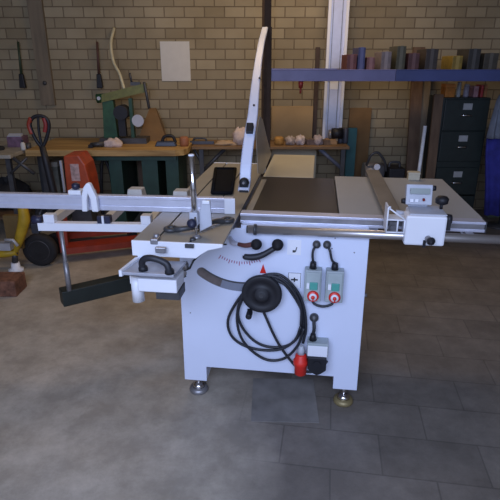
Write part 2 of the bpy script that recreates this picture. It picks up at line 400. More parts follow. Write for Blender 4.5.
# two start/stop switches with their cables
for i, (x0, x1) in enumerate(((0.139, 0.209), (0.226, 0.298))):
    xm = (x0+x1)/2
    sb = part('switch_box', MB().box((x0, -0.095, 0.555), (x1, -0.045, 0.694)), greybox, bevel=0.004)
    MB().box((x0+0.008, -0.099, 0.565), (x1-0.006, -0.095, 0.685)).build('cover_plate', mat('switch_cover', (0.40, 0.46, 0.46), 0.5), sb, 0.002)
    MB().box((xm-0.012, -0.105, 0.612), (xm+0.020, -0.099, 0.645)).build('start_button', teal, sb, 0.002)
    MB().box((x0+0.010, -0.103, 0.616), (xm-0.014, -0.099, 0.640)).build('label_patch', labelw, sb)
    st = MB().lathe([(0.024, 0), (0.024, -0.006), (0.021, -0.010), (0.0, -0.0105)], (xm+0.003, -0.099, 0.583), 'Y').build('stop_button', red, sb)
    MB().lathe([(0.016, 0), (0.016, -0.004), (0.0, -0.0045)], (xm+0.003, -0.1085, 0.583), 'Y').build('stop_ring', labelw, sb)
    rd = MB().lathe([(0.008, 0), (0.008, -0.004), (0.0, -0.0045)], (xm+0.003, -0.112, 0.583), 'Y')
    rd.box((xm+0.001, -0.116, 0.568), (xm+0.006, -0.112, 0.585)).build('stop_symbol', red, sb)
    MB().cyl((xm-0.002, -0.07, 0.694), (xm-0.002, -0.07, 0.722), 0.015, 0.012, 8).build('cable_gland', black, sb)
    gx, gz = ((0.182, 0.792), (0.224, 0.793))[i]
    cb = part('switch_cable', MB().tube([(xm-0.002, -0.07, 0.72), (xm-0.006+0.002*i, -0.075, 0.75) if i == 0 else (xm-0.016, -0.075, 0.738), (gx-0.012 if i == 0 else gx+0.012, -0.072, 0.775), (gx, -0.055, gz)], 0.0052, 8, spline=True), rubber)
    MB().lathe([(0.016, 0), (0.016, -0.012), (0.010, -0.020), (0.0, -0.021)], (gx, -0.045, gz), 'Y').build('panel_grommet', dsteel, cb)
part('link_cable', MB().tube([(0.172, -0.07, 0.557), (0.185, -0.075, 0.535), (0.22, -0.078, 0.527), (0.255, -0.075, 0.537), (0.264, -0.07, 0.557)], 0.0055, 8, spline=True), rubber)

# socket low on the front
sk = part('socket_box', MB().box((0.163, -0.105, 0.298), (0.253, -0.045, 0.362)), greybox, bevel=0.004)
MB().box((0.166, -0.110, 0.300), (0.250, -0.105, 0.352)).build('white_face', labelw, sk, 0.002)
MB().prism([(0.167, 0.302), (0.248, 0.302), (0.248, 0.240), (0.224, 0.220), (0.208, 0.213), (0.186, 0.226), (0.168, 0.243)], -0.122, -0.045).build('socket_hood', black, sk, 0.004)
MB().cyl((0.208, -0.122, 0.268), (0.208, -0.127, 0.268), 0.018).build('socket_lid', black, sk)
MB().cyl((0.186, -0.075, 0.362), (0.186, -0.075, 0.392), 0.017, 0.011, 8).build('cable_gland', black, sk)
cb = part('socket_cable', MB().tube([(0.186, -0.075, 0.39), (0.189, -0.078, 0.42), (0.186, -0.058, 0.455)], 0.0075, 8, spline=True), rubber)
MB().lathe([(0.019, 0), (0.019, -0.012), (0.012, -0.022), (0.0, -0.023)], (0.187, -0.045, 0.458), 'Y').build('panel_grommet', dsteel, cb)
part('side_bolt', MB().cyl((0.388, 0.0, 0.553), (0.406, 0.0, 0.553), 0.010, 0.008, 8), steel)
# tiny rivets
rv = MB()
for x, z in ((0.245, 0.775), (0.255, 0.82), (0.335, 0.762), (-0.36, 0.44)): rv.lathe([(0.003, 0), (0.0028, -0.0015), (0, -0.002)], (x, -0.045, z), 'Y', 8)
part('rivet', rv, steel)

# tables
mt = part('main_table', MB().box((-0.135, 0.055, 0.858), (0.270, 0.80, 0.880)), iron, bevel=0.003)
MB().box((-0.128, 0.10, 0.8795), (-0.100, 0.72, 0.8815)).build('blade_insert', slidem, mt)
MB().box((-0.1345, 0.07, 0.855), (-0.131, 0.79, 0.8812)).build('blade_slot', dsteel, mt)
et = part('extension_table', MB().box((0.273, 0.055, 0.850), (0.860, 0.855, 0.882)), extm, bevel=0.003)
MB().box((0.40, 0.10, 0.80), (0.44, 0.80, 0.850)).box((0.78, 0.10, 0.815), (0.82, 0.80, 0.850)).build('support_bracket', white, et)
ot = part('outfeed_table', MB().box((-0.130, 0.803, 0.855), (0.155, 1.53, 0.880)), creamt, bevel=0.003)
MB().box((0.10, 1.40, 0.0), (0.14, 1.44, 0.855)).box((-0.10, 1.40, 0.0), (-0.06, 1.44, 0.855)).build('outfeed_leg', white, ot)

# sliding table
st = part('sliding_table', MB().box((-0.470, -0.372, 0.845), (-0.392, 1.10, 0.893)).box((-0.384, -0.372, 0.845), (-0.266, 1.10, 0.893)).box((-0.258, -0.372, 0.884), (-0.145, 1.10, 0.893)), slidem)
MB().box((-0.392, -0.37, 0.845), (-0.384, 1.09, 0.882)).box((-0.266, -0.37, 0.850), (-0.258, 1.09, 0.886)).build('clamping_slot', dsteel, st)
MB().prism([(-0.472, 0.838), (-0.240, 0.838), (-0.222, 0.853), (-0.196, 0.870), (-0.143, 0.884), (-0.143, 0.895), (-0.472, 0.895)], -0.382, -0.372).build('end_plate', white2, st, 0.002)
MB().box((-0.472, 1.10, 0.838), (-0.143, 1.11, 0.895)).build('end_plate', white2, st, 0.002)
part('slide_rail', MB().box((-0.43, 0.02, 0.775), (-0.18, 1.08, 0.843)), white)
part('slot_stop', MB().cyl((-0.258, -0.345, 0.89), (-0.258, -0.345, 0.902), 0.012, 0.010, 6), dsteel)
part('slot_end_catch', MB().box((-0.275, -0.392, 0.880), (-0.244, -0.382, 0.893)), dsteel)
kn = part('table_lock', MB().cyl((-0.388, -0.352, 0.893), (-0.388, -0.352, 0.915), 0.010), steel)
MB().box((-0.402, -0.386, 0.884), (-0.374, -0.345, 0.905)).box((-0.378, -0.410, 0.862), (-0.340, -0.395, 0.884)).build('lock_catch', steel, kn, 0.004)

# push platform in front of the sliding table with bow handle
pf = part('push_platform', MB().prism([(-0.466, -0.505), (-0.287, -0.505), (-0.275, -0.383), (-0.455, -0.383)], 0.815, 0.826, 'XY'), mat('platform_grey', (0.38, 0.39, 0.44), 0.4, 0.1), bevel=0.002)
MB().prism([(-0.474, -0.510), (-0.464, -0.510), (-0.445, -0.383), (-0.459, -0.383)], 0.812, 0.834, 'XY').build('platform_lip', white2, pf)
MB().box((-0.452, -0.383, 0.765), (-0.43, -0.36, 0.84)).build('platform_bracket', white, pf)
h = part('bow_handle', MB().tube([(-0.399, -0.48, 0.832), (-0.400, -0.485, 0.855), (-0.388, -0.49, 0.872), (-0.362, -0.495, 0.878), (-0.335, -0.497, 0.873), (-0.312, -0.498, 0.862), (-0.304, -0.50, 0.846), (-0.303, -0.50, 0.832)], 0.0115, 12, spline=True), rubber)
for x, y in ((-0.399, -0.48), (-0.303, -0.495)): MB().lathe([(0.016, 0.826), (0.016, 0.836), (0.012, 0.843)], (x, y, 0)).build('handle_foot', black, h)
lb = part('rail_end_box', MB().box((-0.432, -0.46, 0.735), (-0.292, -0.36, 0.785)), white2, bevel=0.004)
MB().box((-0.375, -0.44, 0.700), (-0.290, -0.36, 0.735)).box((-0.432, -0.445, 0.728), (-0.29, -0.362, 0.736)).build('rail_buffer', dsteel, lb)
MB().cyl((-0.452, -0.41, 0.675), (-0.452, -0.41, 0.775), 0.022).box((-0.474, -0.42, 0.745), (-0.42, -0.40, 0.775)).build('rail_bracket', white2, lb)

# front rails
fr = part('front_rail', MB().box((-0.140, 0.0, 0.886), (0.838, 0.055, 0.896)).box((-0.140, 0.012, 0.862), (0.838, 0.055, 0.886)).box((-0.140, 0.0, 0.854), (0.838, 0.055, 0.866)), alu, bevel=0.0015)
MB().box((-0.138, 0.004, 0.867), (0.836, 0.013, 0.885)).build('groove_shade_strip', steel, fr)  # dark strip laid in the groove, its shade put into the colour
MB().box((0.838, 0.0, 0.852), (0.842, 0.056, 0.897)).build('rail_end_cap', dsteel, fr)
gt = part('guide_tube', MB().cyl((-0.096, -0.070, 0.851), (1.20, -0.070, 0.851), 0.0175), mat('satin_tube', (0.60, 0.57, 0.56), 0.36, 0.85, var=0.03))
MB().cyl((-0.102, -0.070, 0.851), (-0.088, -0.070, 0.851), 0.0160).cyl((-0.073, -0.070, 0.851), (-0.062, -0.070, 0.851), 0.0225).build('tube_collar', dsteel, gt)
for x in (-0.02, 0.33, 0.76): MB().box((x, -0.060, 0.847), (x+0.03, 0.03, 0.857)).build('tube_bracket', steel, gt)

# swing arm below the outrigger
sw = part('swing_arm', MB().box((-1.045, -0.035, 0.385), (-0.33, 0.035, 0.465)), armblk, bevel=0.004)
a0, a1 = Vector((-1.03, 0.07, 0.418)), Vector((-0.41, 0.60, 0.418))
sw.data.transform(Matrix.Translation((1.045, 0, -0.425)))
sc_ = (a1-a0).length/0.715
sw.data.transform(Matrix.Scale(sc_, 4, (1, 0, 0)))
sw.matrix_local = Matrix.Translation(a0) @ Matrix.Rotation(math.atan2(a1.y-a0.y, a1.x-a0.x), 4, 'Z')
MB().cyl((-0.415, 0.60, 0.36), (-0.415, 0.60, 0.50), 0.024).build('arm_hinge', steel, saw)

# raised blade guard on its boom
prof = [(0.165, 0.956), (0.215, 0.985), (0.262, 1.070), (0.40, 1.187), (0.63, 1.330), (0.95, 1.486), (1.25, 1.605), (1.56, 1.70)]
def smooth(pts, n=6):
    E_ = [Vector(p) for p in pts]; E_ = [E_[0]*2-E_[1]]+E_+[E_[-1]*2-E_[-2]]; out = []
    for i in range(len(pts)-1):
        p0, p1, p2, p3 = E_[i:i+4]
        for k in range(n):
            t = k/n; out.append(tuple(0.5*((2*p1)+(p2-p0)*t+(2*p0-5*p1+4*p2-p3)*t*t+(3*p1-p0-3*p2+p3)*t**3)))
    out.append(tuple(pts[-1])); return out
pr = smooth([p for p in prof])
sh = lambda z: -0.12*max(0, z-1.25)
wd = lambda z: 0.025-0.006*max(0, min(1, (z-1.2)/0.35))
bo = MB().quadstrip([(-0.149-wd(z)+sh(z), y, z) for y, z in pr], [(-0.149+wd(z)+sh(z), y, z) for y, z in pr], 0.004, (0, 0.5, -0.6))
for sg in (-1, 1):
    bo.quadstrip([(-0.149+sg*(wd(z)-.002)+sh(z)-.002, y, z) for y, z in pr], [(-0.149+sg*(wd(z)-.002)+sh(z)-.002, y+0.006, z-0.008) for y, z in pr], 0.004, (1, 0, 0))
boom = part('guard_boom', bo, white)
MB().lathe([(0.0, 0.018), (0.021, 0.012), (0.023, 0), (0.021, -0.014), (0.012, -0.020), (0.0, -0.021)], (-0.150, 0.195, 0.982), 'Y', 12).box((-0.170, 0.18, 0.940), (-0.130, 0.21, 0.985)).build('pivot_knob', black, boom)
MB().cyl((-0.150, 0.168, 0.985), (-0.150, 0.176, 0.985), 0.005).build('pivot_bolt', steel, boom)
MB().box((-0.166, 0.375, 1.165), (-0.134, 0.415, 1.215), rx=R(-40)).build('boom_clamp', black, boom, 0.003)
bb = MB()
for y, z in ((0.55, 1.288), (0.78, 1.407)): bb.lathe([(0.006, 0), (0.005, -0.004), (0, -0.0045)], (-0.15, y-0.006, z), 'Y', 8)
bb.build('boom_bolt', dsteel, boom)
MB().prism([(0.42, 1.155), (0.56, 1.235), (0.70, 1.205), (0.95, 1.07), (1.25, 0.93), (0.75, 0.905), (0.50, 0.96)], -0.1255, -0.1225, 'YZ').build('guard_shield', shieldm, boom)
gm_ = part('guard_mast', MB().box((-0.186, 1.54, 0.012), (-0.160, 1.57, 1.70)), mat('dark_brown_upright', (0.05, 0.035, 0.028), 0.9, spec=0.1))
MB().box((-0.23, 1.50, 0.0), (-0.12, 1.62, 0.012)).build('mast_foot', dsteel, gm_)

# ------------------------------------------------------------------ rip fence with digital display
rf = mthing('rip_fence', (0.58, 0, 0.882), 'rip fence with white clamping head and small digital display on the right table', 'fence')
RO = (0.58, 0, 0.882)
def rp(name, mb, m, bevel=0.0, parent=rf): mb.off = Vector(RO); return mb.build(name, m, parent, bevel)
rp('fence_bar', MB().box((0.447, -0.02, 0.8985), (0.520, 0.90, 0.915)), fencem, 0.003)
fe = MB()
for a, b in (((0.458, 0.845), (0.458, 0.945)), ((0.458, 0.945), (0.467, 0.945)), ((0.458, 0.895), (0.526, 0.895)), ((0.458, 0.845), (0.526, 0.845)), ((0.462, 0.940), (0.524, 0.897)), ((0.498, 0.845), (0.498, 0.897)), ((0.524, 0.845), (0.524, 0.897))):
    fe.cyl((a[0]-.013, -0.095, a[1]+.026), (b[0]-.013, -0.095, b[1]+.026), 0.0035, seg=6)
fe.box((0.442, -0.095, 0.871), (0.448, -0.022, 0.971)).box((0.448, -0.093, 0.918), (0.515, -0.02, 0.922))
rp('fence_end_frame', fe, white2)
rp('fence_end_body', MB().box((0.466, -0.022, 0.848), (0.50, -0.004, 0.892)).cyl((0.478, -0.03, 0.868), (0.478, -0.04, 0.868), 0.010), steel)
rp('fence_wedge', MB().prism([(0.494, 0.899), (0.520, 0.899), (0.520, 0.932), (0.488, 0.936)], -0.015, 0.0), ltgrey)
cr = rp('clamping_head', MB().box((0.513, -0.110, 0.826), (0.663, -0.030, 0.944)).box((0.53, -0.04, 0.902), (0.665, 0.03, 0.944)), white2, 0.008)
rp('head_top_plate', MB().prism([(0.525, -0.098), (0.663, -0.098), (0.663, 0.035), (0.54, 0.035)], 0.9435, 0.949, 'XY'), ltgrey, 0.002)
kb = rp('locking_lever', MB().cyl((0.600, -0.109, 0.857), (0.600, -0.135, 0.857), 0.012), steel)
rp('lever_ball', MB().lathe([(0, 0.016), (0.012, 0.011), (0.016, 0), (0.012, -0.011), (0, -0.016)], (0.606, -0.138, 0.856), 'Y').box((0.583, -0.117, 0.822), (0.593, -0.1105, 0.850)), black, 0, kb)
rp('side_knob', MB().cyl((0.667, -0.07, 0.925), (0.686, -0.07, 0.925), 0.020, 0.018, 10).box((0.669, -0.09, 0.885), (0.682, -0.05, 0.925)), black)
dg = rp('digital_display', MB().box((0.522, 0.0, 0.955), (0.622, 0.035, 1.035), rx=R(-14)), ltgrey, 0.004)
D = dg
rp('screen', MB().box((0.535, -0.008, 1.004), (0.610, -0.003, 1.026), rx=R(-14)), lcd, 0, D)
bt = MB()
for x in (0.537, 0.556): bt.box((x, -0.014, 0.972), (x+0.012, -0.009, 0.984), rx=R(-14))
rp('display_button', bt, labelw, 0, D)
rp('red_button', MB().cyl((0.588, -0.016, 0.982), (0.588, -0.009, 0.984), 0.005), darkred, 0, D)
rp('display_knob', MB().cyl((0.522, 0.01, 0.970), (0.508, 0.01, 0.970), 0.012, 0.010, 8), black, 0, D)
rp('display_knob', MB().cyl((0.622, 0.03, 1.020), (0.638, 0.03, 1.020), 0.012, 0.010, 8), black, 0, D)
rp('display_stand', MB().box((0.535, 0.015, 0.948), (0.61, 0.030, 0.965)), ltgrey, 0, D)
rp('star_knob', MB().cyl((0.655, -0.02, 0.951), (0.655, -0.02, 0.972), 0.006).lathe([(0.012, 0.968), (0.024, 0.974), (0.026, 0.990), (0.018, 1.000), (0, 1.002)], (0.655, -0.02, 0), 'Z', 10), black)

cb0 = (0.705, 0.82, 0.882)
cbx = mthing('carton', cb0, 'small cream cardboard box at the back edge of the right table', 'box')
m_ = MB(cb0).box((0.668, 0.800, 0.8825), (0.728, 0.845, 0.922)); m_.build('box_body', creamt, cbx, 0.002)
m_ = MB(cb0).box((0.666, 0.798, 0.914), (0.730, 0.847, 0.925)); m_.build('box_lid', creamt, cbx, 0.002)

# ------------------------------------------------------------------ crosscut fence lying across the sliding table, with outrigger
XF = (-0.75, 0.0, 0.893); FA = R(2.6)
xf = empty('crosscut_fence', mw(-0.17, 0.005, 0.8935), 'long white aluminium crosscut fence lying across the sliding table, with flip stop', 'fence', None, MA+FA)
def xp(name, mb, m, bevel=0.0, parent=xf): return mb.build(name, m, parent, bevel)
L = 1.55
beam = MB().box((-L, 0.0, 0.0), (0.0, 0.030, 0.064)).box((-L, -0.004, 0.0), (0.0, 0.0, 0.022)).box((-L, -0.004, 0.050), (0.0, 0.0, 0.064))
xp('fence_beam', beam, alu, 0.002)
xp('fence_end_plate', MB().box((-0.035, -0.012, 0.0), (0.010, -0.004, 0.066)), white2, 0.002)
stp = xp('flip_stop', MB().prism([(-0.640, 0.0), (-0.634, 0.07), (-0.622, 0.105), (-0.606, 0.124), (-0.592, 0.122), (-0.580, 0.09), (-0.570, 0.062), (-0.568, 0.0), (-0.596, 0.0), (-0.598, 0.055), (-0.606, 0.078), (-0.613, 0.05), (-0.616, 0.0)], -0.032, -0.006), white2, 0.005)
MB().cyl((-0.60, -0.03, 0.075), (-0.60, 0.04, 0.075), 0.006).build('stop_pivot', steel, stp)
b2 = xp('stop_block', MB().box((-0.70, -0.01, 0.066), (-0.645, 0.035, 0.086)), white2, 0.003)
MB().lathe([(0.010, 0.086), (0.017, 0.092), (0.017, 0.108), (0.008, 0.114), (0, 0.115)], (-0.672, 0.012, 0), 'Z').build('stop_knob', navy, b2)
xp('fence_bracket', MB().box((-0.465, 0.032, 0.030), (-0.390, 0.10, 0.084), taper=0.8), mat('beige_bracket', (0.46, 0.43, 0.38), 0.6), 0.004)
xp('fence_bracket', MB().box((-0.265, 0.032, 0.030), (-0.195, 0.10, 0.080), taper=0.85), MATS['beige_bracket'], 0.004)

outr = empty('outrigger_frame', mw(-0.56, 0.095, 0.757), 'white outrigger frame on a telescopic post to the left of the saw', 'frame', None, MA+R(5))
def op(name, mb, m, bevel=0.0, parent=outr): return mb.build(name, m, parent, bevel)
op('front_bar', MB().box((-0.52, -0.01, 0.008), (0.0, 0.03, 0.045)), white2, 0.002)
op('back_bar', MB().box((-0.52, 0.42, 0.0), (0.0, 0.46, 0.045)), white2, 0.002)
for x in (-0.515, -0.255, -0.04):
    op('cross_bar', MB().box((x, 0.03, 0.005), (x+0.035, 0.42, 0.045)), white2, 0.002)
op('corner_block', MB().box((-0.045, -0.008, 0.045), (0.0, 0.04, 0.085)), white2, 0.003)
op('corner_block', MB().box((-0.49, -0.008, 0.045), (-0.44, 0.03, 0.085)), white2, 0.003)
kk = op('clamp_block', MB().box((-0.245, -0.006, 0.045), (-0.185, 0.03, 0.080)), navy, 0.003)
MB().box((-0.222, -0.009, 0.045), (-0.212, 0.0, 0.082)).build('clamp_spacer', white2, kk)
ek = op('end_knob', MB().cyl((-0.545, 0.01, 0.055), (-0.50, 0.01, 0.055), 0.022, 0.020, 10), navy, 0.0)
MB().box((-0.555, -0.005, -0.008), (-0.522, 0.03, 0.04)).build('end_cap', black, ek, 0.003)
pt = op('support_post', MB().cyl((-0.425, 0.015, -0.300), (-0.425, 0.015, 0.01), 0.0095, seg=20), steel)
MB().cyl((-0.425, 0.015, -0.3005), (-0.425, 0.015, -0.15), 0.0125, seg=20).build('post_sleeve', steel, pt)

# ------------------------------------------------------------------ loose things on the saw
matte = mat('matte_black', (0.008, 0.008, 0.010), 0.95, var=0.2, spec=0.1)
T0 = (-0.33, 0.58, 0.8935)
tr = mthing('rubber_mat', T0, 'black rectangular tray lying at the back of the sliding table', 'tray')
m_ = MB(T0).prism([(-0.318, 0.30), (-0.228, 0.31), (-0.300, 0.88), (-0.415, 0.87)], 0.8937, 0.902, 'XY'); m_.build('tray_bottom', matte, tr)
m_ = MB(T0)
cor = [(-0.318, 0.30), (-0.228, 0.31), (-0.300, 0.88), (-0.415, 0.87)]
for i in range(4):
    a, b = cor[i], cor[(i+1) % 4]; m_.tube([(a[0], a[1], 0.904), (b[0], b[1], 0.904)], 0.009, 6)
m_.build('tray_rim', matte, tr)
tr.name = 'tray'

# hold-down clamp: base on the table, chrome column
H0 = (-0.258, -0.30, 0.8935)
hc = mthing('hold_down_clamp', H0, 'upright chrome clamp column standing on the front of the sliding table', 'clamp')
def hp(name, mb, m, bevel=0.0, parent=hc): mb.off = Vector(H0); return mb.build(name, m, parent, bevel)
hp('column', MB().cyl((-0.257, -0.30, 0.955), (-0.262, -0.30, 1.185), 0.0105, seg=20), chrome)
hp('spindle', MB().cyl((-0.250, -0.318, 0.894), (-0.254, -0.31, 0.97), 0.005, seg=12), chrome)
hp('clamp_foot', MB().lathe([(0.016, 0.8937), (0.016, 0.898), (0.007, 0.905)], (-0.250, -0.318, 0)), steel)
hp('column_cap', MB().cyl((-0.262, -0.30, 1.185), (-0.262, -0.30, 1.190), 0.0115, 0.009), labelw)
hp('cam_knob', MB().lathe([(0.0, 0.0), (0.016, -0.003), (0.018, -0.014), (0.012, -0.024), (0.0, -0.026)], (-0.264, -0.312, 0.948), 'Y'), navy)
hb = hp('clamp_body', MB().box((-0.276, -0.312, 0.935), (-0.246, -0.28, 0.985)).prism([(-0.246, 0.905), (-0.200, 0.93), (-0.204, 1.02), (-0.232, 1.03), (-0.246, 0.975)], -0.285, -0.275), ltgrey, 0.003)
hp('clamp_plate', MB().box((-0.232, -0.292, 1.012), (-0.205, -0.272, 1.024)), white2, 0.002, hb)

# double-ended spanner on the table
SP = (-0.26, -0.20, 0.8935)
sp = mthing('spanner', SP, 'dark grey double ended spanner lying under the clamp column', 'spanner')
z = 0.9025
m_ = MB(SP)
m_.tube([(-0.345, -0.262, z), (-0.31, -0.268, z+.006), (-0.26, -0.235, z+.008), (-0.215, -0.165, z+.006), (-0.185, -0.135, z)], [0.012, 0.010, 0.010, 0.010, 0.012], 8, spline=True)
m_.build('spanner_handle', dsteel, sp)
for (x, y, a) in ((-0.362, -0.258, 0), (-0.172, -0.118, 0)):
    m_ = MB(SP)
    pts = [(x+0.020*math.cos(R(t)), y+0.020*math.sin(R(t)), z) for t in range(0, 361, 30)]
    m_.tube(pts, 0.009, 8, cap=False); m_.build('ring_end', dsteel, sp)

# power cable hung in loops on the handwheel, red plug
C0 = (-0.036, -0.075, 0.49)
pc = mthing('power_cable', C0, 'black power cable hanging in loops on the handwheel with a red plug', 'cable')
def fpt(px, py, Y):   # a point of the front panel seen in the photograph, at depth Y of the saw's frame
    u, v = (px-250)/500, (250-py)/500
    d = Vector((u, math.cos(PITCH)+v*math.sin(PITCH), -math.sin(PITCH)+v*math.cos(PITCH)))
    n = Vector((-math.sin(MA), math.cos(MA), 0)); t = (Y-n.dot(Vector((0, 0, CAMH))-MO))/n.dot(d)
    q = Vector((0, 0, CAMH))+d*t-MO
    return (math.cos(MA)*q.x+math.sin(MA)*q.y, -math.sin(MA)*q.x+math.cos(MA)*q.y, q.z)
loops = [
 ([(303, 343), (306, 328), (304, 308), (297, 291), (284, 277), (272, 274), (258, 278), (247, 289), (236, 303), (228, 320), (231, 335), (243, 345), (262, 350), (281, 349), (295, 340), (301, 326)], -0.072),
 ([(301, 326), (301, 308), (294, 292), (281, 279), (266, 276), (251, 284), (241, 299), (237, 318), (241, 337), (252, 351), (268, 360), (285, 358), (298, 345), (304, 328)], -0.082),
 ([(304, 328), (302, 312), (295, 298), (284, 284), (270, 279), (254, 285), (242, 300), (238, 315), (244, 330), (256, 342), (270, 347), (286, 346), (297, 338), (303, 322), (300, 303), (290, 288), (276, 281), (264, 286), (261, 303), (268, 322), (277, 341), (287, 356), (298, 368), (310, 372), (322, 367), (327, 361)], -0.066)]
cm = MB(C0)
for pts, Y in loops:
    cm.tube([fpt(x, y, Y-0.003*math.sin(i)) for i, (x, y) in enumerate(pts)], 0.0062, 8, spline=True, sub=5)
cm.build('cable', rubber, pc)
def pp(name, mb, m, parent=pc, bevel=0.0): mb.off = Vector(C0); return mb.build(name, m, parent, bevel)
pg = pp('plug', MB().lathe([(0.016, 0.188), (0.026, 0.196), (0.028, 0.240), (0.033, 0.246), (0.033, 0.262), (0.027, 0.268), (0.025, 0.288), (0.017, 0.296)], (0.138, -0.085, 0), 'Z'), red)
pp('plug_gland', MB().lathe([(0.017, 0.296), (0.014, 0.318), (0.009, 0.336)], (0.138, -0.085, 0), 'Z'), ltgrey, pg)

# ------------------------------------------------------------------ workshop background
def at(px, py, Y):    # world point at distance Y seen at a place of the photograph
    u, v = (px-250)/500, (250-py)/500
    d = Vector((u, math.cos(PITCH)+v*math.sin(PITCH), -math.sin(PITCH)+v*math.cos(PITCH)))
    return Vector((0, 0, CAMH))+d*(Y/d.y)
def rect(x0, y0, x1, y1, Y, depth):   # box whose front face spans the given outline
    a = at(x0, y1, Y); b = at(x1, y0, Y)
    return Vector((a.x, Y, a.z)), Vector((b.x, Y+depth, b.z))

# wooden workbench with green steel frame
BT = 0.766
wb = empty('workbench', (-1.2, 4.75, 0), 'long wooden workbench with dark green steel frame against the block wall', 'workbench')
def bp_(name, mb, m, parent=wb, base=(-1.2, 4.75, 0), bevel=0.0): mb.off = Vector(base); return mb.build(name, m, parent, bevel)
x0, x1 = -1.97, -0.555
tp = [(x0, 4.40), (x1-0.10, 4.40), (x1-0.03, 4.44), (x1, 4.52), (x1, 5.15), (x0, 5.15)]
bp_('bench_top', MB().prism(tp, BT-0.055, BT, 'XY'), bwood, bevel=0.004)
bp_('front_rail', MB().box((-1.48, 4.47, BT-0.105), (-0.66, 4.50, BT-0.056)), green)
for px0, px1 in ((108, 121), (141, 157), (165, 178)):
    a = at(px0, 160, 4.5).x; b = at(px1, 160, 4.5).x
    bp_('pedestal', MB().box((a, 4.51, 0), (b, 5.10, BT-0.056)), green, bevel=0.003)
bp_('leg', MB().box((-1.90, 4.52, 0), (-1.84, 4.58, BT-0.056)), dsteel)
bp_('lower_shelf', MB().box((-1.25, 4.55, 0.22), (-0.68, 5.08, 0.25)), dkwood)
pnl = at(121, 160, 5.0)
bp_('back_panel', MB().box((-1.13, 5.02, 0.25), (-0.68, 5.05, BT-0.06)), dkwood)

# low left shelf bench
lb = empty('side_bench', (-2.2, 4.4, 0), 'grey topped side bench on dark braced legs at the far left', 'workbench')
B2 = (-2.2, 4.4, 0)
bp_('bench_top', MB().box((-2.75, 4.15, 0.735), (-1.985, 4.95, 0.765)), gwood, lb, B2, 0.003)
for x in (-1.99-0.05, -2.7):
    for y in (4.22, 4.86): bp_('leg', MB().box((x-0.02, y-0.02, 0), (x+0.02, y+0.02, 0.735)), dsteel, lb, B2)
p, q = at(12, 152, 4.2), at(34, 170, 4.2)
bp_('brace', MB().tube([(p.x, 4.2, 0.735), (q.x, 4.2, 0.60)], 0.016, 6), dsteel, lb, B2)
bp_('brace', MB().tube([(-1.87, 4.2, 0.735), (-2.03, 4.2, 0.60)], 0.012, 6), dsteel, lb, B2)
bp_('lower_shelf', MB().box((-2.70, 4.24, 0.18), (-2.05, 4.86, 0.20)), dkwood, lb, B2)

# wall shelf right of the bench
ws = empty('wall_bench', (0.2, 4.9, 0), 'narrow wooden bench on black angled brackets along the block wall', 'workbench')
B3 = (0.2, 4.9, 0)
bp_('bench_top', MB().box((-0.545, 4.70, 0.722), (0.93, 5.155, 0.748)), wood('brown_shelf', (0.16, 0.09, 0.04), (0.28, 0.17, 0.08)), ws, B3, 0.003)
for x in (-0.46, 0.16, 0.88):
    bp_('bracket_leg', MB().box((x-0.02, 4.74, 0), (x+0.02, 4.78, 0.722)), dsteel, ws, B3)
bp_('brace', MB().tube([(-0.24, 4.76, 0.715), (-0.46, 4.76, 0.50)], 0.02, 6), dsteel, ws, B3)
bp_('brace', MB().tube([(-0.46, 4.76, 0.58), (-0.53, 4.76, 0.715)], 0.014, 6), dsteel, ws, B3)
bp_('brace', MB().tube([(0.66, 4.76, 0.715), (0.88, 4.76, 0.53)], 0.02, 6), mat('grey_blue_brace', (0.14, 0.15, 0.2), 0.5), ws, B3)

# green radial drilling machine on the workbench
ra = empty('radial_arm_saw', (-1.13, 4.95, BT), 'old green radial arm saw standing on the wooden workbench', 'saw')
B4 = (-1.13, 4.95, BT)
Y = 4.85
def rap(name, mb, m, parent=ra): return bp_(name, mb, m, parent, B4)
a, b = at(98, 98, Y), at(142, 88, Y)
q1, q2, q3, q4 = at(103, 94, Y), at(146, 83, Y), at(146, 92, Y), at(103, 102, Y)
rap('arm', MB().prism([(q.x, q.z) for q in (q1, q2, q3, q4)], Y-0.05, Y+0.05), olive)
rap('arm_nose', MB().cyl((a.x-0.01, Y, a.z-0.005), (a.x+0.13, Y, a.z+0.01), 0.042, 0.036, 16), mgreen)
rap('nose_cap', MB().cyl((a.x+0.02, Y-0.052, a.z), (a.x+0.02, Y-0.04, a.z), 0.016), ltgrey)
p = at(112, 130, Y)
rap('column', MB().box((p.x-0.07, Y-0.05, BT+0.05), (p.x+0.06, Y+0.05, a.z-0.02), taper=0.75), mgreen)
rap('base', MB().box((p.x-0.10, Y-0.10, BT), (p.x+0.34, Y+0.10, BT+0.05)), dsteel)
p = at(122, 118, Y-0.08)
rap('motor', MB().cyl((p.x, Y-0.13, p.z+0.05), (p.x, Y+0.02, p.z+0.05), 0.065).box((p.x-0.035, Y-0.10, BT+0.07), (p.x+0.03, Y-0.04, p.z+0.05)), black)
p = at(134, 118, Y)
rap('yoke', MB().box((p.x-0.03, Y-0.04, BT+0.05), (p.x+0.0, Y+0.02, p.z+0.18)), mat('deep_green', (0.02, 0.07, 0.04), 0.5))
p = at(139, 119, Y)
rap('blade_cover', MB().cyl((p.x, Y-0.06, p.z-0.01), (p.x, Y-0.045, p.z-0.01), 0.055), ltgrey)
p, q = at(124, 86, Y), at(113, 62, Y+0.1)
rap('hose', MB().tube([(p.x, Y, p.z-0.03), ((p.x+q.x)/2+.01, Y+0.05, (p.z+q.z)/2), (q.x, Y+0.12, q.z), (q.x-0.03, Y+0.2, q.z+0.16), (q.x-0.02, WY-0.02, q.z+0.3)], 0.014, 10, spline=True), mat('cream_hose', (0.55, 0.5, 0.33), 0.5))
p = at(136, 82, Y)
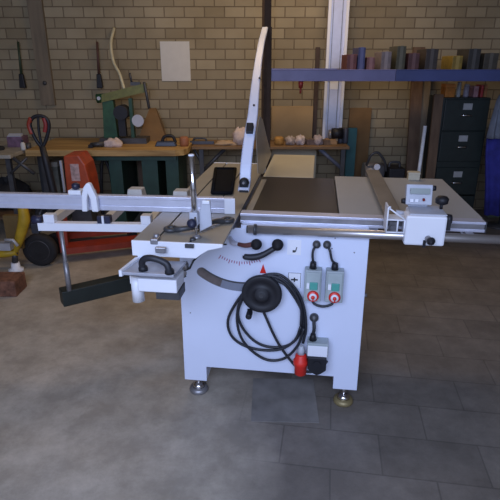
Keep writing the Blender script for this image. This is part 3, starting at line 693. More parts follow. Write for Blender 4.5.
rap('arm_lever', MB().box((p.x-0.05, Y-0.02, p.z-0.03), (p.x+0.04, Y+0.02, p.z)).tube([(p.x-0.04, Y, p.z), (p.x-0.05, Y, p.z+0.08)], 0.01, 8), dsteel)
p, q = at(145, 82, Y), at(150, 108, Y)
rap('side_cable', MB().tube([(p.x, Y-0.04, p.z), (p.x+0.02, Y-0.06, (p.z+q.z)/2), (q.x, Y-0.04, q.z)], 0.014, 8, spline=True), dsteel)

# leaning brown board
a = at(139, 137, 5.0); b = at(165, 137, 5.0); c = at(156, 108, 5.1); d = at(150, 108, 5.1)
def slab(name, pts, th, m, label, cat, group=None):
    # a board given by its front outline, thickness pushed back in Y
    base = Vector((sum(p[0] for p in pts)/len(pts), pts[0][1]+th/2, min(p[2] for p in pts)))
    mb = MB(); A = [mb.bm.verts.new(Vector(p)) for p in pts]; B = [mb.bm.verts.new(Vector(p)+Vector((0, th, 0))) for p in pts]
    mb._f(A); mb._f(B[::-1]); n = len(pts)
    for i in range(n): mb._f([A[i], A[(i+1) % n], B[(i+1) % n], B[i]])
    return single(name, mb, m, label, cat, tuple(base), group)
slab('board', [(a.x, 4.92, BT), (b.x+0.03, 4.92, BT), (b.x-0.01, 4.98, BT+0.14), (c.x, 5.08, c.z), (d.x, 5.08, c.z), (a.x+0.05, 4.98, BT+0.14)], 0.03, cardb, 'tapered brown board leaning behind the green machine on the workbench', 'board')

# small things on the workbench
p = at(168, 139, 4.62)
pl = empty('power_planer', (p.x, 4.62, BT), 'dark blue hand power tool at the right end of the wooden workbench', 'power tool')
bz = (p.x, 4.62, BT)
bp_('tool_body', MB().box((p.x-0.12, 4.58, BT), (p.x+0.08, 4.66, BT+0.045), taper=0.8), mat('navy_tool', (0.03, 0.04, 0.07), 0.4), pl, bz, 0.008)
bp_('tool_handle', MB().tube([(p.x-0.06, 4.62, BT+0.03), (p.x-0.03, 4.62, BT+0.085), (p.x+0.04, 4.62, BT+0.09), (p.x+0.07, 4.62, BT+0.03)], 0.014, 8, spline=True), black, pl, bz)
pl.name = 'hand_tool'
p = at(184, 138, 4.62)
single('tin', MB().lathe([(0.035, BT), (0.042, BT+0.02), (0.042, BT+0.07), (0.03, BT+0.085), (0.0, BT+0.087)], (p.x, 4.62, 0)), mat('rust_orange', (0.34, 0.13, 0.06), 0.6), 'rust orange tin at the rounded end of the wooden workbench', 'tin', (p.x, 4.62, BT))
p = at(113, 139, 4.6)
single('cloth', MB().blob((p.x, 4.6, BT+0.02), (0.085, 0.07, 0.05), 5, 0.18, flat=BT), rag, 'crumpled pale cloth on the workbench in front of the green machine', 'cloth', (p.x, 4.6, BT))
p = at(97, 141, 4.55)
dr = empty('hand_drill', (p.x, 4.55, BT), 'small black hand tool lying left of the crumpled cloth', 'tool')
bz = (p.x, 4.55, BT)
bp_('tool_body', MB().cyl((p.x-0.06, 4.55, BT+0.022), (p.x+0.06, 4.56, BT+0.03), 0.020, 0.022), dsteel, dr, bz)
bp_('tool_grip', MB().box((p.x-0.07, 4.50, BT), (p.x-0.03, 4.56, BT+0.03)), black, dr, bz, 0.004)

# left bench things
p = at(12, 134, 4.5)
ct = empty('carton', (p.x, 4.6, 0.765), 'mauve printed box standing on the grey side bench at far left', 'box')
bz = (p.x, 4.6, 0.765)
bp_('box_body', MB().box((p.x-0.08, 4.55, 0.765), (p.x+0.06, 4.68, 0.86)), mat('mauve_box', (0.16, 0.09, 0.14), 0.6, var=0.4, scale=25), ct, bz, 0.003)
bp_('box_flap', MB().box((p.x-0.07, 4.55, 0.86), (p.x+0.05, 4.60, 0.875), rx=R(20)), ltgrey, ct, bz)
p = at(22, 139, 4.4)
bt = empty('bottle', (p.x, 4.4, 0.765), 'small pale bottle with dark cap on the side bench by the mauve box', 'bottle')
bz = (p.x, 4.4, 0.765)
bp_('bottle_body', MB().lathe([(0.018, 0.765), (0.020, 0.78), (0.020, 0.82), (0.010, 0.835)], (p.x, 4.4, 0), 'Z'), paper, bt, bz)
bp_('cap', MB().lathe([(0.010, 0.835), (0.011, 0.852), (0, 0.853)], (p.x, 4.4, 0), 'Z'), navy, bt, bz)
p = at(30, 139, 4.5)
single('tin', MB().lathe([(0.028, 0.765), (0.030, 0.77), (0.030, 0.81), (0.0, 0.812)], (p.x-0.03, 4.5, 0), 'Z'), dsteel, 'squat dark tin on the side bench right of the pale bottle', 'tin', (p.x-0.03, 4.5, 0.765))
p = at(4, 140, 4.5)
single('cloth', MB().blob((p.x-0.05, 4.4, 0.775), (0.08, 0.06, 0.03), 9, 0.12, flat=0.765), dkcloth, 'dark rag heaped at the outer end of the side bench', 'cloth', (p.x-0.05, 4.4, 0.765))

# narrow bench things
SZ = 0.748
p0, p1 = at(190, 142, 4.85), at(214, 140, 4.85)
lt = empty('spirit_level', ((p0.x+p1.x)/2, 4.85, SZ), 'long dark blue tool lying on the left end of the narrow bench', 'tool')
bz = ((p0.x+p1.x)/2, 4.85, SZ)
bp_('tool_body', MB().box((p0.x, 4.83, SZ), (p1.x, 4.87, SZ+0.03)), mat('slate_blue', (0.07, 0.08, 0.11), 0.5), lt, bz, 0.004)
bp_('tool_handle', MB().tube([(p0.x+0.03, 4.85, SZ+0.03), (p0.x+0.05, 4.85, SZ+0.055), (p0.x+0.14, 4.85, SZ+0.055), (p0.x+0.16, 4.85, SZ+0.03)], 0.009, 8, spline=True), dsteel, lt, bz)
lt.name = 'long_tool'
p = at(226, 142, 4.82)
single('cloth', MB().blob((p.x, 4.82, SZ+0.012), (0.10, 0.07, 0.028), 12, 0.15, flat=SZ), mat('beige_cloth', (0.42, 0.30, 0.19), 0.9, bump=0.3), 'flat beige cloth on the narrow bench beside the pink one', 'cloth', (p.x, 4.82, SZ))
p = at(241, 134, 4.82)
single('cloth', MB().blob((p.x, 4.82, SZ+0.07), (0.085, 0.06, 0.085), 14, 0.14, flat=SZ), rag, 'pinkish white bundled cloth just left of the raised white saw guard', 'cloth', (p.x, 4.82, SZ))
# clutter pieces between the guard and the silver profile
cl = [(279, 0.045, 0.038, (0.38, 0.20, 0.05), 'lathe'), (290, 0.045, 0.042, (0.40, 0.34, 0.32), 'blob'), (300, 0.05, 0.045, (0.55, 0.46, 0.44), 'blob'), (310, 0.04, 0.04, (0.14, 0.10, 0.09), 'box'), (318, 0.045, 0.045, (0.36, 0.30, 0.30), 'blob'), (326, 0.03, 0.036, (0.17, 0.11, 0.07), 'box')]
names = {279: ('tin', 'small amber tin on the narrow bench nearest the guard', 'tin'), 290: ('machine_part', 'grey lump beside the amber tin on the narrow bench', 'part'), 300: ('paper_ball', 'pale crumpled paper in the middle of the narrow bench clutter', 'paper'),
         310: ('wood_offcut', 'dark offcut between two pale crumpled lumps on the narrow bench', 'wood'), 318: ('paper_ball', 'greyish crumpled paper left of the silver upright profile', 'paper'), 326: ('wood_offcut', 'brown offcut lying against the foot of the silver profile', 'wood')}
for px, rx, rz_, c, kd in cl:
    p = at(px, 143, 4.82); m = mat('clutter_%s' % names[px][0]+str(px), c, 0.8, var=0.3, scale=30)
    mb = MB()
    if kd == 'blob': mb.blob((p.x, 4.82, SZ+rz_*0.8), (rx, 0.05, rz_*1.15), px, 0.2, 10, flat=SZ)
    elif kd == 'box': mb.box((p.x-rx, 4.79, SZ), (p.x+rx, 4.87, SZ+rz_*1.3), rz=R(12))
    else: mb.lathe([(rx*.8, SZ), (rx, SZ+0.01), (rx, SZ+0.06), (rx*.7, SZ+0.075), (0, SZ+0.076)], (p.x, 4.82, 0), 'Z')
    n_, l_, c_ = names[px]; single(n_, mb, m, l_, c_, (p.x, 4.82, SZ))
# dark grinder with amber base near right end
p = at(334, 138, 4.85)
gr = empty('bench_grinder', (p.x, 4.85, SZ), 'small black bench machine in front of the silver profile on the narrow bench', 'machine')
bz = (p.x, 4.85, SZ)
bp_('base', MB().box((p.x-0.09, 4.82, SZ), (p.x+0.03, 4.92, SZ+0.05), taper=0.8), mat('amber_base', (0.32, 0.18, 0.07), 0.6), gr, bz, 0.004)
bp_('motor', MB().cyl((p.x-0.02, 4.87, SZ+0.10), (p.x+0.08, 4.87, SZ+0.10), 0.05), black, gr, bz)
bp_('grinding_wheel', MB().cyl((p.x-0.05, 4.87, SZ+0.09), (p.x-0.03, 4.87, SZ+0.09), 0.045), steel, gr, bz)
for i, px in enumerate((341, 346)):
    p = at(px, 138, 4.9)
    single('canister', MB().lathe([(0.024, SZ), (0.026, SZ+0.01), (0.026, SZ+0.13), (0.018, SZ+0.145), (0, SZ+0.146)], (p.x, 4.93, 0), 'Z'), mat('dark_grey_can', (0.06, 0.06, 0.075), 0.5),
           'dark grey canister on the narrow bench, %s' % ('the one nearer the machine' if i == 0 else 'the one nearer the brown board'), 'canister', (p.x, 4.93, SZ), 'canisters on the narrow bench')

# panels on and below the narrow bench
a, b = at(271, 144, 5.15), at(313, 106, 5.15)
single('panel', MB().box((a.x, 5.12, SZ), (b.x, 5.15, b.z)), plyw, 'tan rectangular board standing against the wall on the narrow bench', 'board', ((a.x+b.x)/2, 5.135, SZ), bevel=0.002)
a, b = at(271, 175, 5.1), at(316, 150, 5.1)
single('panel', MB().box((a.x, 5.05, 0), (b.x, 5.08, 0.70)), creamt, 'pale board standing on the floor below the narrow bench', 'board', ((a.x+b.x)/2, 5.06, 0), bevel=0.002)

single('plank', MB().box((0.632, 5.16, 0), (0.672, 5.19, 1.62)), mat('dark_brown_strip', (0.07, 0.045, 0.035), 0.8), 'narrow dark strip of wood standing between the tan board and the silver profile', 'plank', (0.652, 5.175, 0))
# silver aluminium profile leaning upright
a, b = at(322, 136, 5.02), at(341, 136, 5.02)
pf0 = ((a.x+b.x)/2, 5.03, SZ)
pr_ = empty('aluminium_profile', pf0, 'tall silver aluminium profile with grey channels standing on the narrow bench', 'profile')
bp_('channel', MB().box((a.x, 5.03, SZ), (b.x, 5.05, 2.35)), alu, pr_, pf0)
for x, w_ in ((a.x, 0.025), (b.x-0.025, 0.025)):
    bp_('flange', MB().box((x, 5.0, SZ), (x+w_, 5.03, 2.35)), white2, pr_, pf0)
bp_('sticker', MB().box((a.x+0.05, 5.026, 1.24), (b.x-0.05, 5.03, 1.36)), labelw, pr_, pf0)
bp_('groove', MB().box((a.x+0.045, 5.024, SZ), (a.x+0.052, 5.03, 2.35)).box((b.x-0.058, 5.024, SZ), (b.x-0.050, 5.03, 2.35)), steel, pr_, pf0)

# boards right of it
a, b = at(350, 108, 5.15), at(372, 108, 5.15)
single('board', MB().box((a.x, 5.15, 0), (b.x, 5.18, a.z)), cardb, 'tall brown board standing behind the narrow teal board', 'board', ((a.x+b.x)/2, 5.165, 0), bevel=0.002)
a, b = at(352, 128, 4.75), at(361, 128, 4.75)
single('board', MB().box((a.x+.01, 5.0, 0), (b.x+.02, 5.04, at(352, 128, 5.0).z)), tealb, 'narrow teal board standing beside the end of the narrow bench', 'board', ((a.x+b.x)/2, 5.02, 0), bevel=0.002)

# things on the floor behind the right table
p = at(378, 168, 4.6)
mc = empty('compressor', (p.x, 4.75, 0), 'small floor machine with pale drum behind the right table of the saw', 'machine')
bz = (p.x, 4.75, 0)
bp_('drum', MB().cyl((p.x-0.10, 4.75, 0.50), (p.x+0.08, 4.75, 0.50), 0.09), steel, mc, bz)
bp_('drum_cap', MB().cyl((p.x+0.0, 4.63, 0.57), (p.x+0.0, 4.66, 0.57), 0.028), labelw, mc, bz)
bp_('hose', MB().tube([(p.x-0.09, 4.68, 0.58), (p.x-0.06, 4.65, 0.68), (p.x+0.0, 4.65, 0.70), (p.x+0.07, 4.66, 0.62), (p.x+0.1, 4.68, 0.52)], 0.012, 8, spline=True), dsteel, mc, bz)
bp_('stand', MB().box((p.x-0.12, 4.66, 0), (p.x+0.08, 4.84, 0.42), taper=0.8), dkwood, mc, bz)
p = at(393, 168, 4.6)
cr = empty('toolbox', (p.x, 4.72, 0), 'black toolbox with folded handle standing next to the pale drum machine', 'toolbox')
bz = (p.x, 4.72, 0)
bp_('box_body', MB().box((p.x-0.03, 4.6, 0), (p.x+0.12, 4.82, 0.56)), black, cr, bz, 0.01)
bp_('box_handle', MB().tube([(p.x-0.01, 4.7, 0.555), (p.x, 4.7, 0.60), (p.x+0.08, 4.7, 0.60), (p.x+0.09, 4.7, 0.555)], 0.012, 8, spline=True), dsteel, cr, bz)

# leaning planks
pk = [(405, 84, 416, 0.10, dkwood, 'dark narrow plank leaning on the wall, left of the grey brown one'),
      (416, 84, 424, 0.06, mudw, 'grey brown plank leaning on the wall behind the bright metal strip'),
      ]
for i, (xa, ya, xb, w_, m_, lb_) in enumerate(pk):
    a, b = at(xa, 180, 4.95), at(xb, 180, 4.95)
    mb = MB(); h_ = 1.62-0.1*i
    z0, z1 = 0.0, h_
    P = [(a.x, 4.86+.02*i, z0), (b.x, 4.86+.02*i, z0), (b.x, 5.13, z1), (a.x, 5.13, z1)]
    slab('plank', P, 0.03, m_, lb_, 'plank', 'planks leaning by the filing cabinet')
slab('plank', [(1.615, 4.50, 0.0), (1.695, 4.50, 0.0), (1.705, 4.60, 1.22), (1.625, 4.60, 1.22)], 0.025, dkwood, 'dark plank leaning against the left side of the filing cabinet', 'plank', 'planks leaning by the filing cabinet')
single('metal_strip', MB().tube([(1.545, 4.56, 0.0), (1.575, 4.60, 0.95)], 0.016, 10), mat('bright_metal', (0.9, 0.9, 0.92), 0.3, 0.0), 'bright thin metal bar leaning in front of the brown planks', 'bar', (1.545, 4.56, 0.0))

# filing cabinet
FX0, FX1, FY, FZ = 1.725, 2.145, 4.62, 1.19
fc = empty('filing_cabinet', ((FX0+FX1)/2, 4.85, 0), 'dark green four drawer filing cabinet with silver label holders', 'cabinet')
bz = ((FX0+FX1)/2, 4.85, 0)
bp_('body', MB().box((FX0, FY+0.02, 0), (FX1, 5.02, FZ)), fgreen, fc, bz, 0.004)
for z_ in (1.10, 0.82, 0.49, 0.24):
    top = z_+0.075
    d_ = bp_('drawer', MB().box((FX0+0.015, FY, top-0.27), (FX1-0.015, FY+0.02, top)), fgreen, fc, bz, 0.004)
    bp_('label_holder', MB().box((1.90, FY-0.006, z_-0.012), (1.98, FY, z_+0.042)), mat('label_card', (0.38, 0.38, 0.38), 0.5), d_, bz)
    bp_('drawer_handle', MB().tube([(1.885, FY, z_-0.065), (1.90, FY-0.03, z_-0.06), (1.965, FY-0.03, z_-0.06), (1.98, FY, z_-0.065)], 0.008, 8, spline=True), chrome, d_, bz)

# things on the filing cabinet
its = [(443, 454, 84, (0.55, 0.20, 0.03), 'orange box at the left end of the filing cabinet top', 'box', 'carton'),
       (456, 462, 82, (0.45, 0.47, 0.45), 'pale grey jar next to the orange box on the filing cabinet', 'jar', 'jar'),
       (463, 470, 84, (0.36, 0.33, 0.40), 'greyish mauve tin in the middle of the filing cabinet top', 'tin', 'tin'),
       (471, 477, 86, (0.42, 0.22, 0.24), 'low pinkish pack next to the red one on the filing cabinet', 'pack', 'pack'),
       (478, 483, 85, (0.45, 0.05, 0.05), 'red pack on the filing cabinet top', 'pack', 'pack'),
       (484, 490, 85, (0.40, 0.18, 0.07), 'small orange brown box at the right end of the filing cabinet top', 'box', 'carton')]
for i, (xa, xb, yt, c, l_, c_, n_) in enumerate(its):
    a, b = at(xa, 95, 4.75), at(xb, yt, 4.75); m = mat('cabinet_item_%d' % i, c, 0.5, var=0.2, scale=40)
    hh = b.z-FZ; bx = (min((a.x+b.x)/2, FX1-0.035), 4.75, FZ)
    w_ = (b.x-a.x)/2
    rt = empty(n_, bx, l_, c_)
    if n_ in ('jar', 'tin'):
        bp_('container', MB().lathe([(w_*.95, FZ), (w_, FZ+0.008), (w_, FZ+hh*.8), (w_*.8, FZ+hh*.85)], (bx[0], bx[1], 0), 'Z'), m, rt, bx)
        bp_('lid', MB().lathe([(w_*.85, FZ+hh*.85), (w_*.85, FZ+hh), (0, FZ+hh+.001)], (bx[0], bx[1], 0), 'Z'), ltgrey, rt, bx)
    else:
        bp_('box_body', MB().box((bx[0]-w_, 4.70, FZ), (bx[0]+w_, 4.82, FZ+hh)), m, rt, bx, 0.003)
        bp_('box_lid', MB().box((bx[0]-w_*1.02, 4.698, FZ+hh*.78), (bx[0]+w_*1.02, 4.822, FZ+hh+.002)), mat('cabinet_item_lid_%d' % i, tuple(min(1, k*1.35+.03) for k in c), 0.5), rt, bx, 0.003)

# blue rack with things on it
RX0, RX1, RY = 0.130, 2.75, 4.0
rk = empty('storage_rack', (1.5, 4.2, 0), 'storage rack with long blue front beam above the filing cabinet', 'rack')
bz = (1.5, 4.2, 0)
for xa, xb, m_ in ((RX0+0.02, 1.10, mat('greyish_blue_beam', (0.17, 0.16, 0.30), 0.45, var=0.12, scale=7)), (1.102, RX1, mat('navy_beam', (0.055, 0.07, 0.19), 0.45, var=0.12, scale=7))):  # left beam segment greyer and paler than the right one
    bp_('front_beam', MB().box((xa, RY, 1.352), (xb, RY+0.045, 1.432)).box((xa, RY-0.004, 1.425), (xb, RY, 1.434)).box((xa, RY-0.004, 1.350), (xb, RY, 1.358)), m_, rk, bz, 0.002)
bp_('back_beam', MB().box((RX0+0.02, RY+0.75, 1.352), (RX1, RY+0.795, 1.432)), rblue, rk, bz)
for y in (RY+0.0, RY+0.75):
    up_ = bp_('upright', MB().box((RX0-0.025, y+0.005, 0.0 if y > RY+.5 else 0.0), (RX0+0.025, y+0.05, 2.3)), mat('dark_brown_upright', (0.05, 0.035, 0.028), 0.9, spec=0.1), rk, bz)
    bp_('upright', MB().box((RX1, y, 0), (RX1+0.05, y+0.05, 2.3)), rblue, rk, bz)
bp_('beam_connector', MB().box((RX0-0.03, RY-0.01, 1.32), (RX0+0.03, RY+0.004, 1.44)), MATS['dark_brown_upright'], rk, bz, 0.002)
bp_('shelf_deck', MB().box((0.78, RY+0.045, 1.405), (RX1, RY+0.75, 1.43)), dkwood, rk, bz)
single('hook', MB().cyl((at(301, 84, 4.0).x, 4.02, 1.30), (at(301, 84, 4.0).x, 4.02, 1.352), 0.016, 0.02).cyl((at(301, 84, 4.0).x, 4.02, 1.26), (at(301, 84, 4.0).x, 4.02, 1.30), 0.008), darkred, 'small dark red hook hanging under the left half of the blue beam', 'hook', (at(301, 84, 4.0).x, 4.02, 1.26))
DZ = 1.43
rit = [(346, 356, 0.11, (0.25, 0.07, 0.06), 'dark red box at the left end of the blue rack shelf'), (357, 364, 0.16, (0.10, 0.11, 0.28), 'dark blue box between the dark red and rose boxes on the rack'), (366, 374, 0.09, (0.36, 0.15, 0.14), 'rose box on the rack right of the dark blue one'),
       (380, 390, 0.13, (0.34, 0.27, 0.26), 'pale pinkish carton standing on the left half of the rack shelf'), (395, 404, 0.17, (0.12, 0.11, 0.06), 'olive brown box on the rack right of the pale carton'), (407, 418, 0.12, (0.16, 0.06, 0.06), 'maroon box in the middle of the rack shelf'),
       (424, 436, 0.15, (0.08, 0.06, 0.05), 'black brown box on the rack right of the maroon one'), (451, 461, 0.10, (0.42, 0.28, 0.04), 'mustard yellow box on the right half of the rack shelf'), (466, 478, 0.15, (0.06, 0.055, 0.05), 'near black box on the rack right of the yellow one'), (482, 496, 0.12, (0.10, 0.085, 0.06), 'dark taupe box at the right end of the rack shelf')]
for i, (xa, xb, hh, c, l_) in enumerate(rit):
    a, b = at(xa, 66, 4.1), at(xb, 66, 4.1); bx = ((a.x+b.x)/2, 4.2, DZ)
    c = tuple(k*0.5 for k in c); m = mat('rack_item_%d' % i, c, 0.6, var=0.2, scale=30)
    rt = empty('carton', bx, l_, 'box', 'boxes on the blue rack')
    bp_('box_body', MB().box((a.x, 4.08, DZ), (b.x, 4.32, DZ+hh)), m, rt, bx, 0.003)
    bp_('box_tape', MB().box(((a.x+b.x)/2-0.012, 4.0785, DZ+0.002), ((a.x+b.x)/2+0.012, 4.3215, DZ+hh+0.0015)), mat('rack_item_tape_%d' % i, tuple(min(1, k*1.4+.03) for k in c), 0.5), rt, bx)

# hanging coat and blue overalls right of the cabinet
def cloth_strip(prof, y, th, folds=7, amp=0.012, seed=1):
    # prof: list of (z, x_left, x_right); a hanging garment with vertical folds
    mb = MB(); n = 24; rnd = random.Random(seed); ph = rnd.uniform(0, 6)
    F, Bk = [], []
    for (z, xl, xr) in prof:
        rowf, rowb = [], []
        for k in range(n+1):
            t = k/n; x = xl+(xr-xl)*t; dy = amp*math.sin(folds*2*math.pi*t/2+ph+z*3)*(1.1-abs(2*t-1)*.4); e = th*math.sqrt(max(0.02, 1-(2*t-1)**2))
            rowf.append(mb.bm.verts.new((x, y-e+dy, z))); rowb.append(mb.bm.verts.new((x, y+e+dy*.4, z)))
        F.append(rowf); Bk.append(rowb)
    for i in range(len(prof)-1):
        for k in range(n):
            mb._f([F[i][k], F[i][k+1], F[i+1][k+1], F[i+1][k]], True); mb._f([Bk[i][k+1], Bk[i][k], Bk[i+1][k], Bk[i+1][k+1]], True)
        mb._f([F[i][0], F[i+1][0], Bk[i+1][0], Bk[i][0]]); mb._f([F[i][n], Bk[i][n], Bk[i+1][n], F[i+1][n]])
    mb._f(F[0]+Bk[0][::-1]); mb._f(F[-1][::-1]+Bk[-1])
    return mb
gx = at(491, 110, 4.5).x
g0 = (gx+0.1, 4.62, 0.84)
single('jacket', cloth_strip([(1.225, gx+0.03, gx+0.06), (1.17, gx+0.01, gx+0.07), (1.05, gx-0.005, gx+0.075), (0.90, gx-0.02, gx+0.085), (0.86, gx-0.02, gx+0.09)], 4.45, 0.035, 3, 0.015, 2), gcloth, 'light grey jacket hanging right of the filing cabinet', 'jacket', (gx+0.06, 4.45, 0.86))
single('overalls', cloth_strip([(0.88, gx+0.0, gx+0.24), (0.70, gx+0.015, gx+0.26), (0.45, gx+0.055, gx+0.28), (0.15, gx+0.095, gx+0.29)], 4.50, 0.04, 4, 0.022, 5), royal, 'royal blue overalls hanging below the grey jacket', 'overalls', (gx+0.1, 4.50, 0.15))
SX = gx+0.31
hs = empty('coat_stand', (SX, 4.60, 0), 'dark coat stand carrying the grey jacket at the right edge', 'stand')
bz = (SX, 4.60, 0)
bp_('pole', MB().cyl((SX, 4.60, 0.02), (SX, 4.60, 1.30), 0.014), dsteel, hs, bz)
bp_('hook', MB().tube([(SX, 4.60, 1.27), (SX-0.12, 4.52, 1.28), (gx+0.045, 4.46, 1.235)], 0.008, 6), dsteel, hs, bz)
bp_('base', MB().lathe([(0.12, 0), (0.12, 0.015), (0.03, 0.03)], (SX, 4.60, 0), 'Z'), dsteel, hs, bz)
single('plank', MB().box((gx+0.33, 4.9, 0), (gx+0.45, 4.93, 1.2)), mat('grey_green_board', (0.16, 0.20, 0.15), 0.7), 'grey green board standing right of the jacket at the picture edge', 'plank', (gx+0.39, 4.91, 0))

# wall things
a, b = at(162, 81, 5.19), at(190, 62, 5.19)
single('poster', MB().box((a.x, 5.193, a.z), (b.x, 5.199, a.z+0.36)), paper, 'blank pale paper sheet pinned on the block wall', 'paper', ((a.x+b.x)/2, 5.196, a.z))
a, b = at(40, 100, 5.15), at(49, 62, 5.15)
bt_ = empty('wall_batten', (a.x+.04, 5.17, a.z), 'grey brown vertical batten fixed to the wall above the workbench', 'batten')
bz = (a.x+.04, 5.17, a.z)
bp_('board', MB().box((a.x, 5.16, a.z-0.05), (b.x, 5.199, a.z+0.95)), mudw, bt_, bz)
kz = at(44, 83, 5.15).z
bp_('knob', MB().lathe([(0.018, 0), (0.020, -0.012), (0.010, -0.02), (0, -0.021)], ((a.x+b.x)/2, 5.16, kz), 'Y'), dsteel, bt_, bz)
for i, (px, y0, y1, l_) in enumerate(((23, 62, 88, 'black tool hanging on the wall at far left'), (100, 62, 88, 'black tool hanging on the wall above the green machine'))):
    a, b = at(px, y1, 5.14), at(px, y0, 5.14)
    t_ = empty('hanging_tool', (a.x, 5.15, a.z), l_, 'tool', 'tools hung on the block wall')
    bz = (a.x, 5.15, a.z)
    bp_('head', MB().box((a.x-0.028, 5.12, a.z), (a.x+0.028, 5.17, a.z+0.13), taper=0.7), black, t_, bz, 0.006)
    bp_('handle', MB().cyl((a.x, 5.15, a.z+0.12), (a.x+0.01, 5.16, a.z+0.42), 0.013, 0.010), mat('hang_handle_%d' % i, ((0.03, 0.05, 0.025), (0.09, 0.04, 0.03))[i], 0.6), t_, bz)
    bp_('nail', MB().cyl((a.x+0.01, 5.15, a.z+0.40), (a.x+0.01, 5.2, a.z+0.40), 0.004, seg=8), steel, t_, bz)

# red hand pallet truck: loop handle, black shaft, red forks, wheel
PX, PY = -1.38, 3.75
pt_ = empty('pallet_truck', (-1.35, 3.85, 0), 'red hand pallet truck with black loop handle behind the saw fence', 'pallet truck')
bz = (-1.35, 3.85, 0)
def tp_(n, mb, m, parent=pt_): return bp_(n, mb, m, parent, bz)
def A3(px, py, Y=PY): p = at(px, py, Y); return (p.x, Y, p.z)
tp_('shaft', MB().tube([A3(42, 146), A3(47, 165), A3(53, 190), A3(60, 225)], [0.022, 0.026, 0.028, 0.03], 10), black)
tp_('loop_handle', MB().tube([A3(42, 148), A3(35, 138), A3(30, 124), A3(34, 117), A3(41, 116), A3(47, 119), A3(49, 127), A3(46, 140), A3(42, 148)], 0.013, 10, spline=True).tube([A3(38, 117), A3(39, 132), A3(42, 146)], 0.010, 8, spline=True), black)
gA = tp_('left_grip', MB().tube([A3(32, 134), A3(29, 125), A3(31, 118)], 0.017, 10, spline=True), redp)
tp_('right_grip', MB().tube([A3(44, 118), A3(46, 125), A3(45, 132)], 0.017, 10, spline=True), darkred)
tp_('pump', MB().cyl((-1.53, PY+0.12, 0.10), (-1.53, PY+0.12, 0.34), 0.05), darkred)
tp_('pump_link', MB().tube([A3(60, 225), (-1.53, PY+0.12, 0.33)], 0.02, 8), black)
for k_ in (0, 1):
    ox, oy = (0, 0) if k_ == 0 else (-0.12, 0.36)
    f_ = tp_('fork', MB().prism([(-1.46+ox, 3.66+oy), (-0.85+ox, 3.87+oy), (-0.90+ox, 4.01+oy), (-1.51+ox, 3.80+oy)], 0.07, 0.12, 'XY'), redp)
    tp_('fork_roller', MB().cyl((-0.93+ox, 3.88+oy, 0.04), (-0.96+ox, 3.95+oy, 0.04), 0.04), tyre, f_)
tp_('cross_member', MB().prism([(-1.50, 3.70), (-1.44, 3.72), (-1.58, 4.14), (-1.64, 4.12)], 0.07, 0.26, 'XY'), redp)
tp_('steering_wheel', MB().cyl((-1.62, PY+0.10, 0.085), (-1.60, PY+0.16, 0.085), 0.085), tyre)

# orange upright thing with white label behind the fence
p = at(77, 190, 4.1)
cn = empty('trolley_bin', (p.x, 4.15, 0), 'orange red upright hopper with white markings behind the crosscut fence', 'hopper')
bz = (p.x, 4.15, 0)
def A4(px, py, Y=4.05): q = at(px, py, Y); return (q.x, q.z)
out = [A4(63, 156), A4(78, 155), A4(85, 165), A4(89, 180), A4(92, 198), A4(90, 206), A4(68, 206)]
bp_('hopper_body', MB().prism(out, 4.05, 4.30), orange, cn, bz, 0.012)
hq = A4(78, 206)
bp_('hopper_stand', MB().box((hq[0]-0.10, 4.10, 0.121), (hq[0]+0.10, 4.28, hq[1]+0.002), taper=0.7), dsteel, cn, bz)
q = A4(75, 170)
bp_('white_label', MB().box((q[0]-0.035, 4.045, q[1]-0.09), (q[0]+0.035, 4.05, q[1]+0.05)), mat('pinkish_label', (0.5, 0.33, 0.30), 0.5, var=0.4, scale=30), cn, bz)
q = A4(63, 175)
bp_('edge_strip', MB().box((q[0]-0.008, 4.03, q[1]-0.14), (q[0]+0.008, 4.05, q[1]+0.12)), ltgrey, cn, bz)
cn.name = 'hopper'

# black wheel standing on the floor
p = at(44, 246, 3.95)
wh = empty('wheel', (-1.62, 3.62, 0), 'black tyred wheel standing on the floor under the outrigger end', 'wheel')
bz = (-1.62, 3.62, 0)
bp_('tyre', MB().lathe([(0.09, -0.035), (0.115, -0.035), (0.13, -0.02), (0.13, 0.02), (0.115, 0.035), (0.09, 0.035)], (-1.62, 3.62, 0.13), 'Y'), tyre, wh, bz)
bp_('rim', MB().lathe([(0.02, -0.026), (0.085, -0.036), (0.09, 0.036), (0.02, 0.03)], (-1.62, 3.62, 0.13), 'Y'), dsteel, wh, bz)

# yellow stand at the far left
YX = at(12, 268, 3.55).x
ys = empty('roller_stand', (YX, 3.55, 0), 'yellow metal stand with white foot at the left edge', 'stand')
bz = (YX, 3.55, 0)
def A5(px, py, Y=3.5): q = at(px, py, Y); return (q.x, Y, q.z)
bp_('upright', MB().tube([A5(22, 205), A5(24, 220), A5(19, 240), A5(15, 252)], [0.032, 0.042, 0.034, 0.02], 10, spline=True), yellow, ys, bz)
bp_('cross_tube', MB().tube([A5(-12, 254), A5(4, 254), A5(17, 252)], 0.028, 10), yellow, ys, bz)
bp_('clamp', MB().box((A5(3, 244)[0], 3.42, A5(3, 247)[2]), (A5(15, 244)[0], 3.48, A5(3, 240)[2])).tube([A5(5, 240, 3.44), A5(13, 240, 3.44), A5(18, 246, 3.44)], 0.012, 8), mat('pale_metal', (0.5, 0.5, 0.52), 0.4, 0.2), ys, bz)
bp_('leg', MB().cyl(A5(15, 252), A5(15, 262), 0.022), dsteel, ys, bz)
bp_('foot', MB().lathe([(0.055, 0), (0.055, 0.02), (0.034, 0.03), (0.030, 0.07)], (A5(15, 262)[0], 3.5, 0), 'Z'), white2, ys, bz)
bp_('back_leg', MB().cyl((A5(-12, 254)[0], 3.5, 0), (A5(-12, 254)[0], 3.5, 0.16), 0.02), yellow, ys, bz)
bp_('mounting_plate', MB().box((A5(-2, 215)[0], 3.56, 0.16), (A5(14, 215)[0], 3.60, 0.42)), mat('brown_ochre', (0.16, 0.10, 0.03), 0.6), ys, bz)

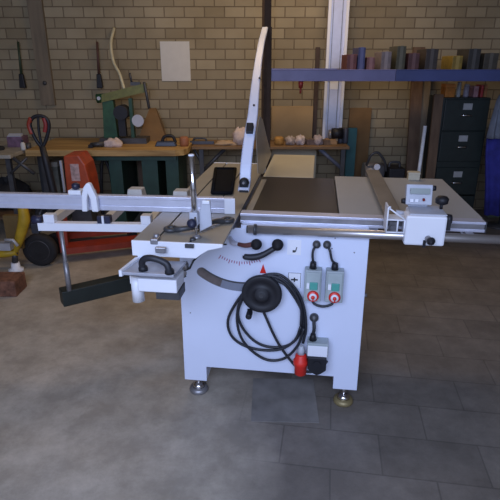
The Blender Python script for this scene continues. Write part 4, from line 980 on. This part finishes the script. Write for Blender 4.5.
# wooden block on the floor
p = at(5, 297, 3.05)
single('wood_block', MB().box((-1.95, 3.05, 0), (-1.575, 3.22, 0.115)), brickr, 'rough reddish brown block lying on the floor at the left edge', 'block', (-1.76, 3.13, 0), bevel=0.006)

# clutter below the benches
for i, (px, Y_, s_, m_, n_, l_, c_) in enumerate((
        (6, 4.55, (0.20, 0.16, 0.15), tyre, 'sack', 'black bulging sack on the shelf below the grey side bench', 'sack'),
        (37, 4.62, (0.06, 0.10, 0.12), dsteel, 'sack', 'small dark sack below the right end of the side bench', 'sack'))):
    p = at(px, 175, Y_); z_ = 0.20 if i == 0 else 0.0
    single(n_, MB().blob((p.x, Y_, z_+s_[2]*.9), s_, 20+i, 0.12, flat=z_+0.001), m_, l_, c_, (p.x, Y_, z_))
p = at(60, 172, 4.75)
bx_ = empty('carton', (p.x-0.02, 4.75, 0), 'grey green box standing on the floor under the wooden workbench', 'box')
bz = (p.x-0.02, 4.75, 0)
bp_('box_body', MB().box((p.x-0.10, 4.7, 0), (p.x+0.0, 4.95, 0.60)), mat('grey_green_box', (0.15, 0.15, 0.12), 0.7, var=0.3), bx_, bz, 0.004)
bp_('box_lid', MB().box((p.x-0.104, 4.696, 0.56), (p.x+0.004, 4.954, 0.604)), gwood, bx_, bz, 0.003)
p = at(105, 172, 4.8)
hs_ = single('hose', MB().tube([(p.x-0.08, 4.85, 0.02), (p.x-0.06, 4.85, 0.4), (p.x-0.02, 4.85, 0.60), (p.x+0.04, 4.85, 0.45), (p.x+0.05, 4.85, 0.02)], 0.016, 8, spline=True), dsteel, 'dark hose looped upright under the wooden workbench', 'hose', (p.x, 4.85, 0))

# dark steel plate let into the floor in front of the saw
fp = mw(-0.01, -0.06)
pm_ = MB().box((-0.15, -0.16, 0.0), (0.15, 0.16, 0.003))
o = pm_.build('floor_plate', mat('worn_dark_plate', (0.22, 0.205, 0.19), 0.4, 0.0, var=0.25, scale=9)); o.location = (0.16, 1.955, 0); o.rotation_euler = (0, 0, R(-2))
tag(o, 'dark worn square plate on the floor under the saw front', 'plate')

# unseen ceiling lamps above the frame, added to go with the warm lights
for i, (x, y) in enumerate(((0.3, 4.05), (-0.9, 2.6))):
    l_ = empty('added_ceiling_lamp', (x, y, 2.8), 'unseen long ceiling lamp, added for warm light over the %s' % ('back benches' if i == 0 else 'left of the saw'), 'lamp')
    bz = (x, y, 2.8)
    bp_('housing', MB().box((x-0.82, y-0.19, 2.74), (x+0.82, y+0.19, 2.8)), white2, l_, bz, 0.005)
    bp_('shade_edge', MB().box((x-0.82, y-0.19, 2.64), (x+0.82, y-0.175, 2.74)).box((x-0.82, y+0.175, 2.64), (x+0.82, y+0.19, 2.74)), white2, l_, bz)
